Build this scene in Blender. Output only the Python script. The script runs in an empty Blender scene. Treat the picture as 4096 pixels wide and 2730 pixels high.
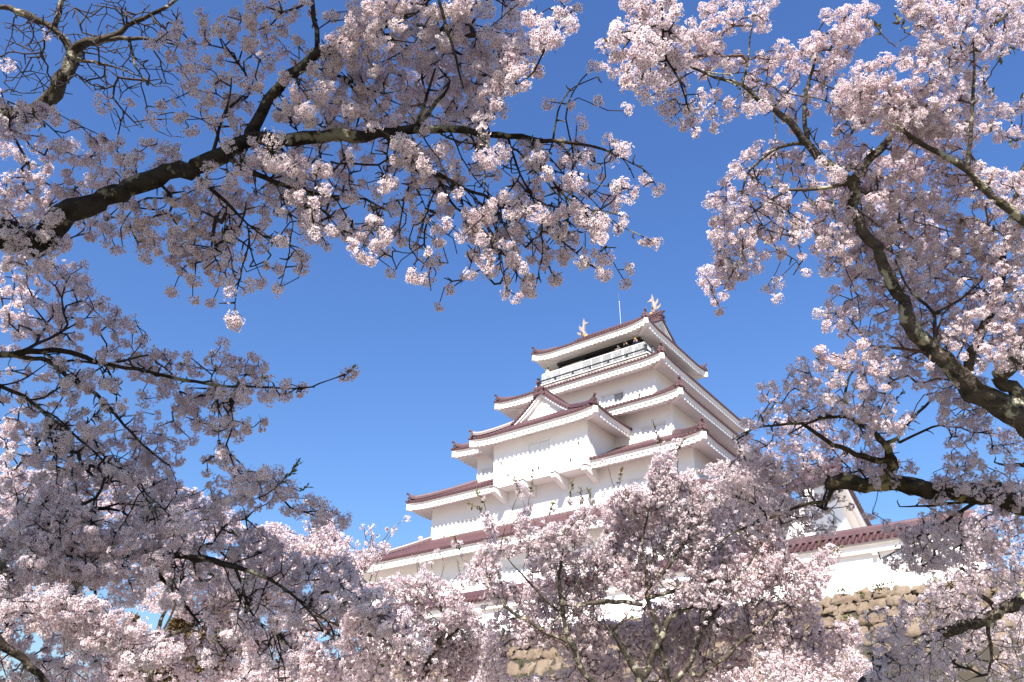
import bpy, math, random
import numpy as np
from mathutils import Vector, Matrix
random.seed(7); rng = np.random.default_rng(11)
C = bpy.context.scene.collection
SC = bpy.context.scene

# ------------------------------------------------------------------ camera
F, PIT, ROL, YAW = 3242.1, math.radians(29.922), math.radians(.505), math.radians(126.144)
EYE = np.array([0, 0, 1.6]); KEEP = np.array([10.407, 68.0, 0.0])
cp, sp, cr, sr = math.cos(PIT), math.sin(PIT), math.cos(ROL), math.sin(ROL)
FWD = np.array([0, cp, sp]); R0 = np.array([1.0, 0, 0]); U0 = np.array([0, -sp, cp])
RGT = cr*R0 + sr*U0; UPV = cr*U0 - sr*R0
cam = bpy.data.cameras.new('camera'); co = bpy.data.objects.new('camera', cam); C.objects.link(co)
cam.sensor_width = 36; cam.lens = F/4096*36; cam.clip_start = .05; cam.clip_end = 6000
M = Matrix.Identity(4)
for i in range(3):
    M[i][0], M[i][1], M[i][2], M[i][3] = RGT[i], UPV[i], -FWD[i], EYE[i]
co.matrix_world = M
SC.camera = co
def at(x, y, t):
    """world point seen at photo pixel x,y, t metres in front of the lens"""
    return EYE + t*(FWD + RGT*(x-2048)/F - UPV*(y-1365)/F)
# castle frame: u along the front (towards the near corner), v receding, z up
KU = np.array([math.sin(YAW), math.cos(YAW), 0]); KV = np.array([-math.cos(YAW), math.sin(YAW), 0])
KROT = math.atan2(KU[1], KU[0])
def kp(u, v, z=0): return KEEP + KU*u + KV*v + np.array([0, 0, z])

# ------------------------------------------------------------------ light
sun_to = -(KU*-.36 + KV*1.0 + np.array([0, 0, -.98])); sun_to /= np.linalg.norm(sun_to)   # towards the sun
SUN_EL = math.asin(sun_to[2]); SUN_AZ = math.atan2(sun_to[0], sun_to[1])
w = bpy.data.worlds.new('World'); SC.world = w; w.use_nodes = True
nt = w.node_tree; bg = nt.nodes['Background']
sky = nt.nodes.new('ShaderNodeTexSky'); sky.sky_type = 'NISHITA'; sky.sun_disc = False
sky.sun_elevation = SUN_EL; sky.sun_rotation = SUN_AZ
sky.altitude = 200; sky.air_density = 1.7; sky.dust_density = .8; sky.ozone_density = 10
hs = nt.nodes.new('ShaderNodeHueSaturation'); hs.inputs['Saturation'].default_value = 1.08; hs.inputs['Hue'].default_value = .512
nt.links.new(sky.outputs[0], hs.inputs['Color']); nt.links.new(hs.outputs[0], bg.inputs[0]); bg.inputs[1].default_value = .08
sl = bpy.data.lights.new('sun', 'SUN'); sl.energy = 5.0; sl.angle = math.radians(.5); sl.color = (1, .95, .89)
so = bpy.data.objects.new('sun', sl); C.objects.link(so)
so.rotation_euler = Vector((-sun_to[0], -sun_to[1], -sun_to[2])).to_track_quat('-Z', 'Y').to_euler()
SC.view_settings.view_transform = 'Standard'; SC.view_settings.look = 'None'; SC.view_settings.exposure = 1.25
SC.view_settings.gamma = 1
SC.cycles.max_bounces = 8; SC.cycles.transmission_bounces = 4; SC.cycles.transparent_max_bounces = 4

# ------------------------------------------------------------------ object helpers
def tag(o, label=None, cat=None, group=None, kind=None):
    if label: o['label'] = label
    if cat: o['category'] = cat
    if group: o['group'] = group
    if kind: o['kind'] = kind
    return o
def thing(name, label, cat, loc=(0, 0, 0), rotz=0, group=None):
    o = bpy.data.objects.new(name, None); C.objects.link(o)
    o.location = tuple(float(a) for a in loc); o.rotation_euler = (0, 0, rotz); o.empty_display_size = .3
    return tag(o, label, cat, group)
def part(name, mesh, parent, mat=None, label=None, loc=None):
    o = bpy.data.objects.new(name, mesh); C.objects.link(o)
    if parent is not None: o.parent = parent
    if mat is not None and not mesh.materials: mesh.materials.append(mat)
    if label: o['label'] = label
    if loc is not None: o.location = loc
    return o
class MB:
    def __init__(s): s.v = []; s.f = []
    def q(s, *pts):
        n = len(s.v); s.v += [tuple(map(float, p)) for p in pts]; s.f.append(tuple(range(n, n+len(pts))))
    def box(s, a, b):
        x0, y0, z0 = a; x1, y1, z1 = b
        p = [(x, y, z) for z in (z0, z1) for y in (y0, y1) for x in (x0, x1)]
        s.hexa(p)
    def hexa(s, p):      # 8 points, order as in box
        n = len(s.v); s.v += [tuple(map(float, a)) for a in p]
        for f in ((0, 2, 3, 1), (4, 5, 7, 6), (0, 1, 5, 4), (2, 6, 7, 3), (0, 4, 6, 2), (1, 3, 7, 5)):
            s.f.append(tuple(n+i for i in f))
    def beam(s, a, b, w, h, up=(0, 0, 1), w2=None, h2=None):
        a = np.array(a, float); b = np.array(b, float); d = b-a; d /= np.linalg.norm(d)
        x = np.cross(d, up); x /= np.linalg.norm(x); z = np.cross(x, d)
        w2 = w if w2 is None else w2; h2 = h if h2 is None else h2
        p = []
        for zz in (-.5, .5):
            for (c_, ww, hh) in ((a, w, h), (b, w2, h2)):
                for xx in (-.5, .5): p.append(c_+x*xx*ww+z*zz*hh)
        s.hexa(p)
    def tube(s, pts, rad, n=8, cap=True):
        pts = np.array(pts, float); m = len(pts)
        rad = np.broadcast_to(np.array(rad, float), (m,))
        T = np.gradient(pts, axis=0); T /= np.linalg.norm(T, axis=1)[:, None]+1e-12
        ref = np.array([.31, .52, .79]) if abs(T[0] @ np.array([.31, .52, .79])) < .9 else np.array([.9, -.3, .2])
        base = len(s.v)
        for i in range(m):
            x = np.cross(T[i], ref); x /= np.linalg.norm(x); y = np.cross(T[i], x)
            for k in range(n):
                a = 2*math.pi*k/n; s.v.append(tuple(pts[i]+rad[i]*(x*math.cos(a)+y*math.sin(a))))
        for i in range(m-1):
            for k in range(n):
                k2 = (k+1) % n; s.f.append((base+i*n+k, base+i*n+k2, base+(i+1)*n+k2, base+(i+1)*n+k))
        if cap:
            s.f.append(tuple(base+k for k in reversed(range(n)))); s.f.append(tuple(base+(m-1)*n+k for k in range(n)))
    def disc(s, c, nrm, r, depth, n=8):
        c = np.array(c, float); nrm = np.array(nrm, float); nrm /= np.linalg.norm(nrm)
        s.tube([c-nrm*depth, c], [r, r], n)
    def build(s, name, mat, parent, label=None, smooth=False, org=None):
        me = bpy.data.meshes.new(name)
        v = s.v if org is None else [tuple(np.array(p)-org) for p in s.v]
        me.from_pydata(v, [], s.f); me.update()
        if smooth: me.polygons.foreach_set('use_smooth', [True]*len(me.polygons))
        return part(name, me, parent, mat, label)

# ------------------------------------------------------------------ materials
def mat(name, col, rough=.7, spec=.3, noise=None, bump=0, bscale=20, metal=0):
    m = bpy.data.materials.new(name); m.use_nodes = True; n = m.node_tree.nodes; l = m.node_tree.links
    b = n['Principled BSDF']; b.inputs['Base Color'].default_value = (*col, 1)
    b.inputs['Roughness'].default_value = rough; b.inputs['Specular IOR Level'].default_value = spec
    b.inputs['Metallic'].default_value = metal
    tc = n.new('ShaderNodeTexCoord')
    if noise:                                 # list of (colour, scale, lo, hi, amount)
        prev = None
        for (c2, sc, lo, hi, amt) in noise:
            t = n.new('ShaderNodeTexNoise'); t.inputs['Scale'].default_value = sc if np.isscalar(sc) else 1
            t.inputs['Detail'].default_value = 6; t.inputs['Roughness'].default_value = .65
            if np.isscalar(sc): l.new(tc.outputs['Object'], t.inputs[0])
            else:
                mp = n.new('ShaderNodeMapping'); mp.inputs['Scale'].default_value = sc
                l.new(tc.outputs['Object'], mp.inputs[0]); l.new(mp.outputs[0], t.inputs[0])
            r = n.new('ShaderNodeMapRange'); r.inputs[1].default_value = lo; r.inputs[2].default_value = hi
            r.inputs[3].default_value = 0; r.inputs[4].default_value = amt; l.new(t.outputs[0], r.inputs[0])
            x = n.new('ShaderNodeMix'); x.data_type = 'RGBA'; l.new(r.outputs[0], x.inputs[0])
            if prev is None: x.inputs[6].default_value = (*col, 1)
            else: l.new(prev, x.inputs[6])
            x.inputs[7].default_value = (*c2, 1); prev = x.outputs[2]
        l.new(prev, b.inputs['Base Color'])
    if bump:
        t = n.new('ShaderNodeTexNoise'); t.inputs['Scale'].default_value = bscale; t.inputs['Detail'].default_value = 8
        l.new(tc.outputs['Object'], t.inputs[0]); bp = n.new('ShaderNodeBump'); bp.inputs['Strength'].default_value = bump
        bp.inputs['Distance'].default_value = .03; l.new(t.outputs[0], bp.inputs['Height']); l.new(bp.outputs[0], b.inputs['Normal'])
    return m
PLASTER = mat('white_plaster', (.86, .815, .785), .85, .2, [((.70, .655, .63), (.5, .5, .12), .52, .85, .55), ((.6, .55, .5), 1.3, .66, .9, .35)], .12, 6)
SHUTTER = mat('shutter_white', (.78, .76, .745), .7, .25, [((.68, .65, .62), (6, 6, .4), .45, .8, .5)])
GREYPANE = mat('open_window_grey', (.33, .33, .33), .6, .3, [((.25, .25, .25), (5, 5, .5), .4, .7, .8)])
DARKHOLE = mat('loophole_shade', (.12, .11, .10), .9)
TILE = mat('red_brown_glazed_tile', (.095, .046, .050), .42, .5, [((.135, .072, .075), 2.2, .45, .75, .8), ((.05, .022, .026), 9, .5, .8, .7)], .15, 14)
TILEEND = mat('red_brown_tile_cap', (.105, .052, .052), .5, .45, [((.045, .022, .023), 11, .45, .75, .9)])
BLACKW = mat('black_lacquered_timber', (.018, .018, .022), .45, .4, [((.05, .05, .055), 5, .5, .8, .7)])
DARKWOOD = mat('dark_interior_timber', (.035, .022, .022), .7, .3, [((.07, .045, .04), (8, 8, 1), .45, .7, .7)])
CONCRETE = mat('weathered_concrete', (.42, .39, .35), .9, .2, [((.13, .125, .12), (1.2, 1.2, 4), .42, .65, .85)], .2, 12)
RAILWHITE = mat('white_metal_rail', (.62, .62, .61), .45, .4)
BRONZE = mat('pale_fish_stone', (.30, .25, .225), .6, .4, [((.14, .12, .11), 9, .45, .7, .8)], .5, 24)
GILT = mat('gilt_foot', (.62, .40, .12), .4, .5)
STEEL = mat('galvanised_rod', (.25, .27, .30), .4, .5, metal=.4)
GREENFRAME = mat('verdigris_flashing', (.30, .38, .35), .6, .3)
# ------------------------------------------------------------------ castle keep
keep = thing('castle_keep', 'tall white castle keep with five tiers of red brown tiled roofs', 'castle', kp(0, 0, 0), KROT)

def side_pt(k, A, B):
    if k == 'front': return lambda s, d: (s, -B+d)
    if k == 'back': return lambda s, d: (-s, B-d)
    if k == 'right': return lambda s, d: (A-d, s)
    return lambda s, d: (-A+d, -s)
OUT = {'front': (0, -1), 'back': (0, 1), 'right': (1, 0), 'left': (-1, 0)}
def roof_tier(A, B, Ai, Bi, ze, rise, lift, wallA, wallB, sides, cut=None, gable=None, off=(0, 0), liftc=2.4, maxw=None, ends=True, pitch=.31):
    """one tier: tiled skirt roof over white eaves. ze = underside of the tile edge away from the corners.
    gable: {side: (half_len_at_top, D)} lets that side run up to a ridge instead of an inner wall"""
    T, E, H = MB(), MB(), MB(); W, HR, OR = [], [], []
    ox, oy = off
    for k in sides:
        P = side_pt(k, A, B); L = A if k in ('front', 'back') else B
        Li = Ai if k in ('front', 'back') else Bi
        D = (B-Bi) if k in ('front', 'back') else (A-Ai)
        Dw = (B-wallB) if k in ('front', 'back') else (A-wallA)
        nx, ny = OUT[k]
        gl = gable.get(k) if gable else None     # (half length of upper roof, D to the ridge, rise to the ridge)
        def lf(s): return lift*max(0.0, (abs(s)-(L-liftc))/liftc)**2
        def z(s, w): return ze + rise*(.86*w+.14*w*w) + lf(s)*max(0, 1-w)
        def wmax(s): return 1.0 if abs(s) <= Li else max(0.0, (L-abs(s))/(L-Li))
        segs = [(-L, L)]
        if cut and k in cut: segs = cut[k]
        n = int(round(2*L/pitch)); ss = [-L+2*L*i/n for i in range(n+1)]
        for (s0, s1) in segs:
            cs = [s for s in ss if s0-1e-6 <= s <= s1+1e-6]
            if gl:
                gh, GD, GR = gl
                cs = sorted(set(cs+[-gh, gh]))
            def top(s):                            # list of (d, z) from eave upwards
                if gl and abs(s) <= gl[0]+1e-6:
                    gh, GD, GR = gl; w0 = wmax(s)
                    return [(GD*i/8, z(s, min(1, GD*i/8/D)) if GD*i/8 <= D else ze+rise+(GR-rise)*((GD*i/8-D)/(GD-D))*(.8+.2*(GD*i/8-D)/(GD-D))) for i in range(9)]
                wm = wmax(s); return [(D*wm*i/4, z(s, wm*i/4)) for i in range(5)]
            for a, b in zip(cs[:-1], cs[1:]):
                if b-a < 1e-4: continue
                ta, tb = top(a), top(b)
                if len(ta) != len(tb):
                    if gl and abs(a) > gl[0]: tb = [(D*wmax(b)*i/4, z(b, wmax(b)*i/4)) for i in range(5)]
                    else: ta = [(D*wmax(a)*i/4, z(a, wmax(a)*i/4)) for i in range(5)]
                th = .10
                for i in range(len(ta)-1):
                    (d0, z0), (d1, z1) = ta[i], ta[i+1]; (e0, y0), (e1, y1) = tb[i], tb[i+1]
                    T.q((*P(a, d0), z0+th), (*P(b, e0), y0+th), (*P(b, e1), y1+th), (*P(a, d1), z1+th))
                # rounded lip of the pan tile
                m = (a+b)/2; zm = (ta[0][1]+tb[0][1])/2
                T.q((*P(a, 0), ta[0][1]+th), (*P(m, 0), zm+th-.05), (*P(m, 0), zm-.03), (*P(a, 0), ta[0][1]+.02))
                T.q((*P(m, 0), zm+th-.05), (*P(b, 0), tb[0][1]+th), (*P(b, 0), tb[0][1]+.02), (*P(m, 0), zm-.03))
                T.q((*P(a, 0), ta[0][1]), (*P(m, 0), zm-.03), (*P(m, .25), zm-.01), (*P(a, .25), ta[0][1]-.01))
                T.q((*P(m, 0), zm-.03), (*P(b, 0), tb[0][1]), (*P(b, .25), tb[0][1]-.01), (*P(m, .25), zm-.01))
            for s in cs:                           # barrel tiles
                tp = top(s)
                if tp[-1][0] < .25: continue
                r = .085; prev = None
                for (d, zz) in tp:
                    x, y = P(s, d); ring = []
                    for j in range(5):
                        a = math.pi*j/4; du = r*math.cos(a); ring.append((x+du*abs(ny), y+du*abs(nx), zz+.09+r*1.25*math.sin(a)))
                    if prev:
                        for j in range(4): T.q(prev[j], prev[j+1], ring[j+1], ring[j])
                    prev = ring
                x, y = P(s, -.03); H.disc((x, y, tp[0][1]+.115), (nx, ny, -.12), .118, .10, 10)
                H.disc((x+nx*.012, y+ny*.012, tp[0][1]+.114), (nx, ny, -.12), .062, .03, 8)
            # white eaves: fascia, soffit, rafters
            fd = .16; n2 = max(2, int(round((s1-s0)/.42))); st = (s1-s0)/n2
            def fz(s): return ze + lf(s)
            for i in range(n2*2):
                a = s0+st*i/2; b = a+st/2
                if a < -L+fd: a = -L+fd
                if b > L-fd: b = L-fd
                if b <= a: continue
                ia = max(fd, min(Dw+.02, L-abs(a))) if True else Dw; ib = max(fd, min(Dw+.02, L-abs(b)))
                za, zb = fz(a), fz(b); up = .30
                E.q((*P(a, fd), za-.02), (*P(b, fd), zb-.02), (*P(b, fd), zb-.25), (*P(a, fd), za-.25))
                ma, mb_ = min(fd+.13, ia), min(fd+.13, ib)
                E.q((*P(a, fd), za-.25), (*P(b, fd), zb-.25), (*P(b, mb_), zb-.25), (*P(a, ma), za-.25))
                E.q((*P(a, ma), za-.25), (*P(b, mb_), zb-.25), (*P(b, mb_), zb-.505), (*P(a, ma), za-.505))
                E.q((*P(a, ma), za-.505), (*P(b, mb_), zb-.505), (*P(b, ib), ze-.37+up*(ib-fd)/(Dw-fd)+lf(b)*.5), (*P(a, ia), ze-.37+up*(ia-fd)/(Dw-fd)+lf(a)*.5))
                E.q((*P(a, .02), za-.025), (*P(b, .02), zb-.025), (*P(b, fd), zb-.025), (*P(a, fd), za-.025))
            for i in range(n2):
                s = s0+st*(i+.5); inn = min(Dw, L-abs(s)-.12)
                if inn < fd+.15: continue
                za = fz(s); hw = .125; p = []
                zi = ze+up*(inn-fd)/(Dw-fd)+lf(s)*.5
                for zb_, zf_ in ((-.53, -.53), (-.23, -.33)):
                    hb = hw if zb_ < -.3 else hw*.8
                    p += [(*P(s-hb, fd-.006), za+zb_), (*P(s+hb, fd-.006), za+zb_), (*P(s-hb, inn), zi+zf_+.10), (*P(s+hb, inn), zi+zf_+.10)]
                E.hexa(p)
    # corner beams, hip ridges and their ornaments
    for (sx, sy) in ((1, -1), (-1, -1), (1, 1), (-1, 1)):
        need = ('front' if sy < 0 else 'back', 'right' if sx > 0 else 'left')
        if not all(k in sides for k in need): continue
        bm = MB(); prev = None
        c0 = np.array([sx*(wallA-.05), sy*(wallB-.05)]); c1 = np.array([sx*(A-.02), sy*(B-.02)])
        dg = (c1-c0)/np.linalg.norm(c1-c0); nn = np.array([-dg[1], dg[0]]); rings = []
        for i in range(7):
            t = i/6; c = c0+(c1-c0)*t; zt = ze-.12+lift*t**3+.22*(1-t); hh = .30+.19*t; ww = .16
            zb = zt-hh
            rings.append([(*(c-nn*ww), zb), (*(c+nn*ww), zb), (*(c+nn*ww), zt), (*(c-nn*ww), zt)])
        for a, b in zip(rings[:-1], rings[1:]):
            for j in range(4): bm.q(a[j], a[(j+1) % 4], b[(j+1) % 4], b[j])
        bm.q(*rings[-1])
        W.append(bm)
        # hip ridge
        hx, hy = (A-Ai), (B-Bi); pts = []
        m0 = maxw if maxw else 1.0
        for i in range(11):
            w_ = m0*i/10; pts.append((sx*(A-hx*w_), sy*(B-hy*w_), ze+rise*(.86*w_+.14*w_*w_)+lift*(1-w_)**2*1.0+.12))
        pts = np.array(pts); d2 = np.array([sx*hx, sy*hy]); d2 = d2/np.linalg.norm(d2); n2_ = np.array([-d2[1], d2[0]])
        st_ = 1; q = pts.copy()
        k0 = .35/np.linalg.norm(pts[1]-pts[0]) if True else 0
        def along(dist):
            seg = np.linalg.norm(np.diff(q, axis=0), axis=1); cum = np.concatenate([[0], np.cumsum(seg)])
            dist = min(dist, cum[-1]-1e-6); j = np.searchsorted(cum, dist, side='right')-1
            return q[j]+(q[j+1]-q[j])*(dist-cum[j])/seg[j]
        tot = np.linalg.norm(np.diff(q, axis=0), axis=1).sum()
        if tot < .6: continue
        prof = ((-.17, 0), (-.17, .11), (-.14, .12), (-.14, .21), (-.11, .22), (-.09, .32), (0, .37), (.09, .32), (.11, .22), (.14, .21), (.14, .12), (.17, .11), (.17, 0))
        prev = None; nst = 12; RG = MB(); HR.append(RG)
        for i in range(nst+1):
            di = .30+(tot-.30)*i/nst; c = along(di); flick = .16*max(0, 1-(di-.30)/.7)**2
            ring = [(c[0]+n2_[0]*a, c[1]+n2_[1]*a, c[2]+h+flick) for a, h in prof]
            if prev:
                for j in range(len(prof)-1): RG.q(prev[j], ring[j], ring[j+1], prev[j+1])
            else: RG.q(*ring)
            prev = ring
        # end ornament: scrolled plate with a round tile on top and one below
        c = along(.27); o = np.array([c[0], c[1], c[2]]); dv = np.array([d2[0], d2[1], 0])
        lat = np.array([n2_[0], n2_[1], 0]); zz = np.array([0, 0, 1.0])
        ow = MB()
        sil = [(-.13, -.05), (-.30, -.10), (-.36, .0), (-.31, .09), (-.22, .07), (-.22, .16), (-.27, .26), (-.20, .38), (-.10, .47), (0, .5), (.10, .47), (.20, .38), (.27, .26), (.22, .16), (.22, .07), (.31, .09), (.36, .0), (.30, -.10), (.13, -.05)]
        fr = [o+lat*a+zz*b+dv*.10 for a, b in sil]; bk = [o+lat*a+zz*b-dv*.02 for a, b in sil]
        ow.q(*fr); ow.q(*bk[::-1])
        for i in range(len(sil)):
            j = (i+1) % len(sil); ow.q(fr[i], bk[i], bk[j], fr[j])
        ow.disc(o+zz*.25+dv*.15, dv, .13, .07, 10); ow.disc(o+zz*.25+dv*.18, dv, .06, .05, 8)
        for sg in (-1, 1): ow.disc(o+lat*sg*.28+zz*.0+dv*.14, dv, .085, .06, 8)
        ow.tube([o+zz*.44-dv*.05, o+zz*.56+dv*.10, o+zz*.64+dv*.26], [.075, .085, .10], 8)
        ow.disc(o+zz*.645+dv*.275, dv+zz*.25, .112, .04, 10)
        ow.tube([o-zz*.06-dv*.05, o-zz*.03+dv*.34], [.10, .105], 8)
        OR.append(ow)
    for b in (T, E, H, *W, *HR, *OR): b.v = [(p[0]+ox, p[1]+oy, p[2]) for p in b.v]
    r = T.build('roof', TILE, keep)
    E.build('eaves', PLASTER, r); H.build('tile_caps', TILEEND, r)
    for b in W: b.build('corner_beam', PLASTER, r)
    for b in HR: b.build('hip_ridge', TILE, r)
    for b in OR: b.build('ridge_ornament', TILEEND, r)
    return r

def wall_face(mb, reveal, P, s0, s1, z0, z1, holes, depth=.22):
    """flat wall in plane P(s, inward, z) with rectangular holes [(s0,s1,z0,z1)] and their reveals"""
    S = sorted({s0, s1, *[h[0] for h in holes], *[h[1] for h in holes]}); Z = sorted({z0, z1, *[h[2] for h in holes], *[h[3] for h in holes]})
    for a, b in zip(S[:-1], S[1:]):
        for c, d in zip(Z[:-1], Z[1:]):
            m, n = (a+b)/2, (c+d)/2
            if any(h[0] < m < h[1] and h[2] < n < h[3] for h in holes): continue
            mb.q(P(a, 0, c), P(b, 0, c), P(b, 0, d), P(a, 0, d))
    for (a, b, c, d) in holes:
        for (p, q_) in (((a, c), (b, c)), ((b, c), (b, d)), ((b, d), (a, d)), ((a, d), (a, c))):
            mb.q(P(p[0], 0, p[1]), P(q_[0], 0, q_[1]), P(q_[0], depth, q_[1]), P(p[0], depth, p[1]))
def storey(a, b, z0, z1, fh=(), rh=(), fwin=(), rwin=(), cx=0, v0=None, v1=None, name='storey_wall'):
    """fh/rh loopholes (s, z) on front / right; fwin/rwin windows (s0,s1,z0,z1,kind)"""
    mb = MB(); v0 = -b if v0 is None else v0; v1 = b if v1 is None else v1
    Pf = lambda s, i, z: (cx+s, v0+i, z); Pr = lambda s, i, z: (cx+a-i, s, z)
    fhol = [(s-.1, s+.1, z, z+.42) for s, z in fh]+[w_[:4] for w_ in fwin]
    rhol = [(s-.1, s+.1, z, z+.42) for s, z in rh]+[w_[:4] for w_ in rwin]
    wall_face(mb, None, Pf, -a, a, z0, z1, fhol); wall_face(mb, None, Pr, v0, v1, z0, z1, rhol)
    mb.q((cx+a, v1, z0), (cx-a, v1, z0), (cx-a, v1, z1), (cx+a, v1, z1)); mb.q((cx-a, v1, z0), (cx-a, v0, z0), (cx-a, v0, z1), (cx-a, v1, z1))
    mb.q((cx-a, v0, z1), (cx+a, v0, z1), (cx+a, v1, z1), (cx-a, v1, z1))
    mb.q((cx-a, v1, z0), (cx+a, v1, z0), (cx+a, v0, z0), (cx-a, v0, z0))
    w_ = mb.build(name, PLASTER, keep)
    for (P, H, W_) in ((Pf, fh, fwin), (Pr, rh, rwin)):
        for (s, z) in H:
            g = MB(); g.q(P(s-.1, .2, z), P(s+.1, .2, z), P(s+.1, .2, z+.42), P(s-.1, .2, z+.42)); g.build('loophole', DARKHOLE, w_)
        for (s0, s1, c, d, kind) in W_:
            g = MB(); fw_ = .07
            for (x0, x1, y0, y1) in ((s0, s0+fw_, c, d), (s1-fw_, s1, c, d), (s0+fw_, s1-fw_, c, c+fw_), (s0+fw_, s1-fw_, d-fw_, d)):
                p = [P(x, i, z) for z in (y0, y1) for i in (.03, .2) for x in (x0, x1)]; g.hexa(p)
            p = [P(x, i, z) for z in (d+.03, d+.09) for i in (-.05, .05) for x in (s0-.1, s1+.1)]; g.hexa(p)
            win = g.build('window', SHUTTER, w_)
            m = (s0+s1)/2; sh = MB(); pn = MB()
            if kind == 'half':
                pn.q(P(s0+.55*(s1-s0), .18, c), P(s1, .18, c), P(s1, .18, d), P(s0+.55*(s1-s0), .18, d))
                sh.hexa([P(x, i, z) for z in (c+.08, d-.08) for i in (.09, .16) for x in (s0+.08, s0+.55*(s1-s0))])
                pn.build('window_pane', GREYPANE, w_)
            else:
                sh.hexa([P(x, i, z) for z in (c+.08, d-.08) for i in (.08, .16) for x in (s0+.08, m+.02)])
                sh.hexa([P(x, i, z) for z in (c+.08, d-.08) for i in (.11, .18) for x in (m+.03, s1-.08)])
            sh.build('shutter', SHUTTER, w_)
    return w_
# storeys, lowest first
storey(15.55, 15.3, 10.9, 18.1, fh=((-11, 13.2), (-5, 13.2), (1, 13.2), (6.5, 13.2)), fwin=((-9.2, -7.2, 14.85, 16.05, 's'), (-2.1, -.1, 14.85, 16.05, 's'), (5, 7, 14.85, 16.05, 's'), (10.5, 12.5, 14.85, 16.05, 's')), rwin=((-9, -7, 14.85, 16.05, 's'),))
storey(11.55, 12.68, 18.2, 23.2, fh=((-10.19, 19.95), (-.08, 19.95), (8.6, 19.95)), fwin=((-8.75, -6.7, 20.12, 21.25, 's'), (-3.6, -1.6, 20.3, 21.45, 's'), (1.6, 3.6, 20.3, 21.45, 's'), (6.6, 8.6, 20.3, 21.45, 's')), rwin=((-8, -6, 20.3, 21.45, 's'),))
storey(9.14, 10.01, 23.3, 28.15, fh=(), fwin=((-8.62, -6.6, 25.22, 26.35, 's'), (6.5, 8.55, 25.22, 26.4, 's')), rwin=((-5, -3, 25.2, 26.4, 's'),))
storey(6.74, 7.28, 28.3, 33.1, fh=((5.22, 30.4),), fwin=((-2.6, -.6, 30.5, 31.5, 's'), (1.75, 3.84, 30.5, 31.48, 'half')), rh=((-5, 30.4),))
# projecting bay on the front with its brackets
storey(4.26, 0, 22.62, 26.5, fh=((-3.55, 24.25), (-2.88, 23.12), (-.09, 23.12), (2.71, 23.12), (3.45, 24.25)), fwin=((-1.03, 1.02, 24.42, 25.52, 's'),), v0=-14.09, v1=-9.95, name='bay_wall')
for s in (-4.05, -1.4, 1.45, 4.05):
    b = MB(); hw = .2
    b.hexa([(s-hw, -14.45, 22.28), (s+hw, -14.45, 22.28), (s-hw, -12.6, 21.75), (s+hw, -12.6, 21.75), (s-hw, -14.45, 22.60), (s+hw, -14.45, 22.60), (s-hw, -12.6, 22.60), (s+hw, -12.6, 22.60)])
    o = b.build('bracket', PLASTER, keep)
    t = MB(); t.box((s-.23, -14.5, 22.603), (s+.23, -14.12, 22.66)); t.build('bracket_cap', TILEEND, o)
# roofs
ALL = ('front', 'right', 'back', 'left')
roof_tier(16.95, 16.95, 11.5, 12.63, 17.72, 2.35, .2, 15.55, 15.3, ALL)
roof_tier(13.1, 14.2, 9.1, 9.96, 22.95, 2.25, .2, 11.55, 12.68, ALL, cut={'front': [(-13.1, -4.3), (4.3, 13.1)]})
roof_tier(10.7, 11.6, 6.7, 7.23, 27.88, 2.2, .2, 9.14, 10.01, ALL)
roof_tier(8.3, 8.85, 4.1, 4.3, 32.8, 1.9, .2, 6.74, 7.28, ALL)
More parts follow.
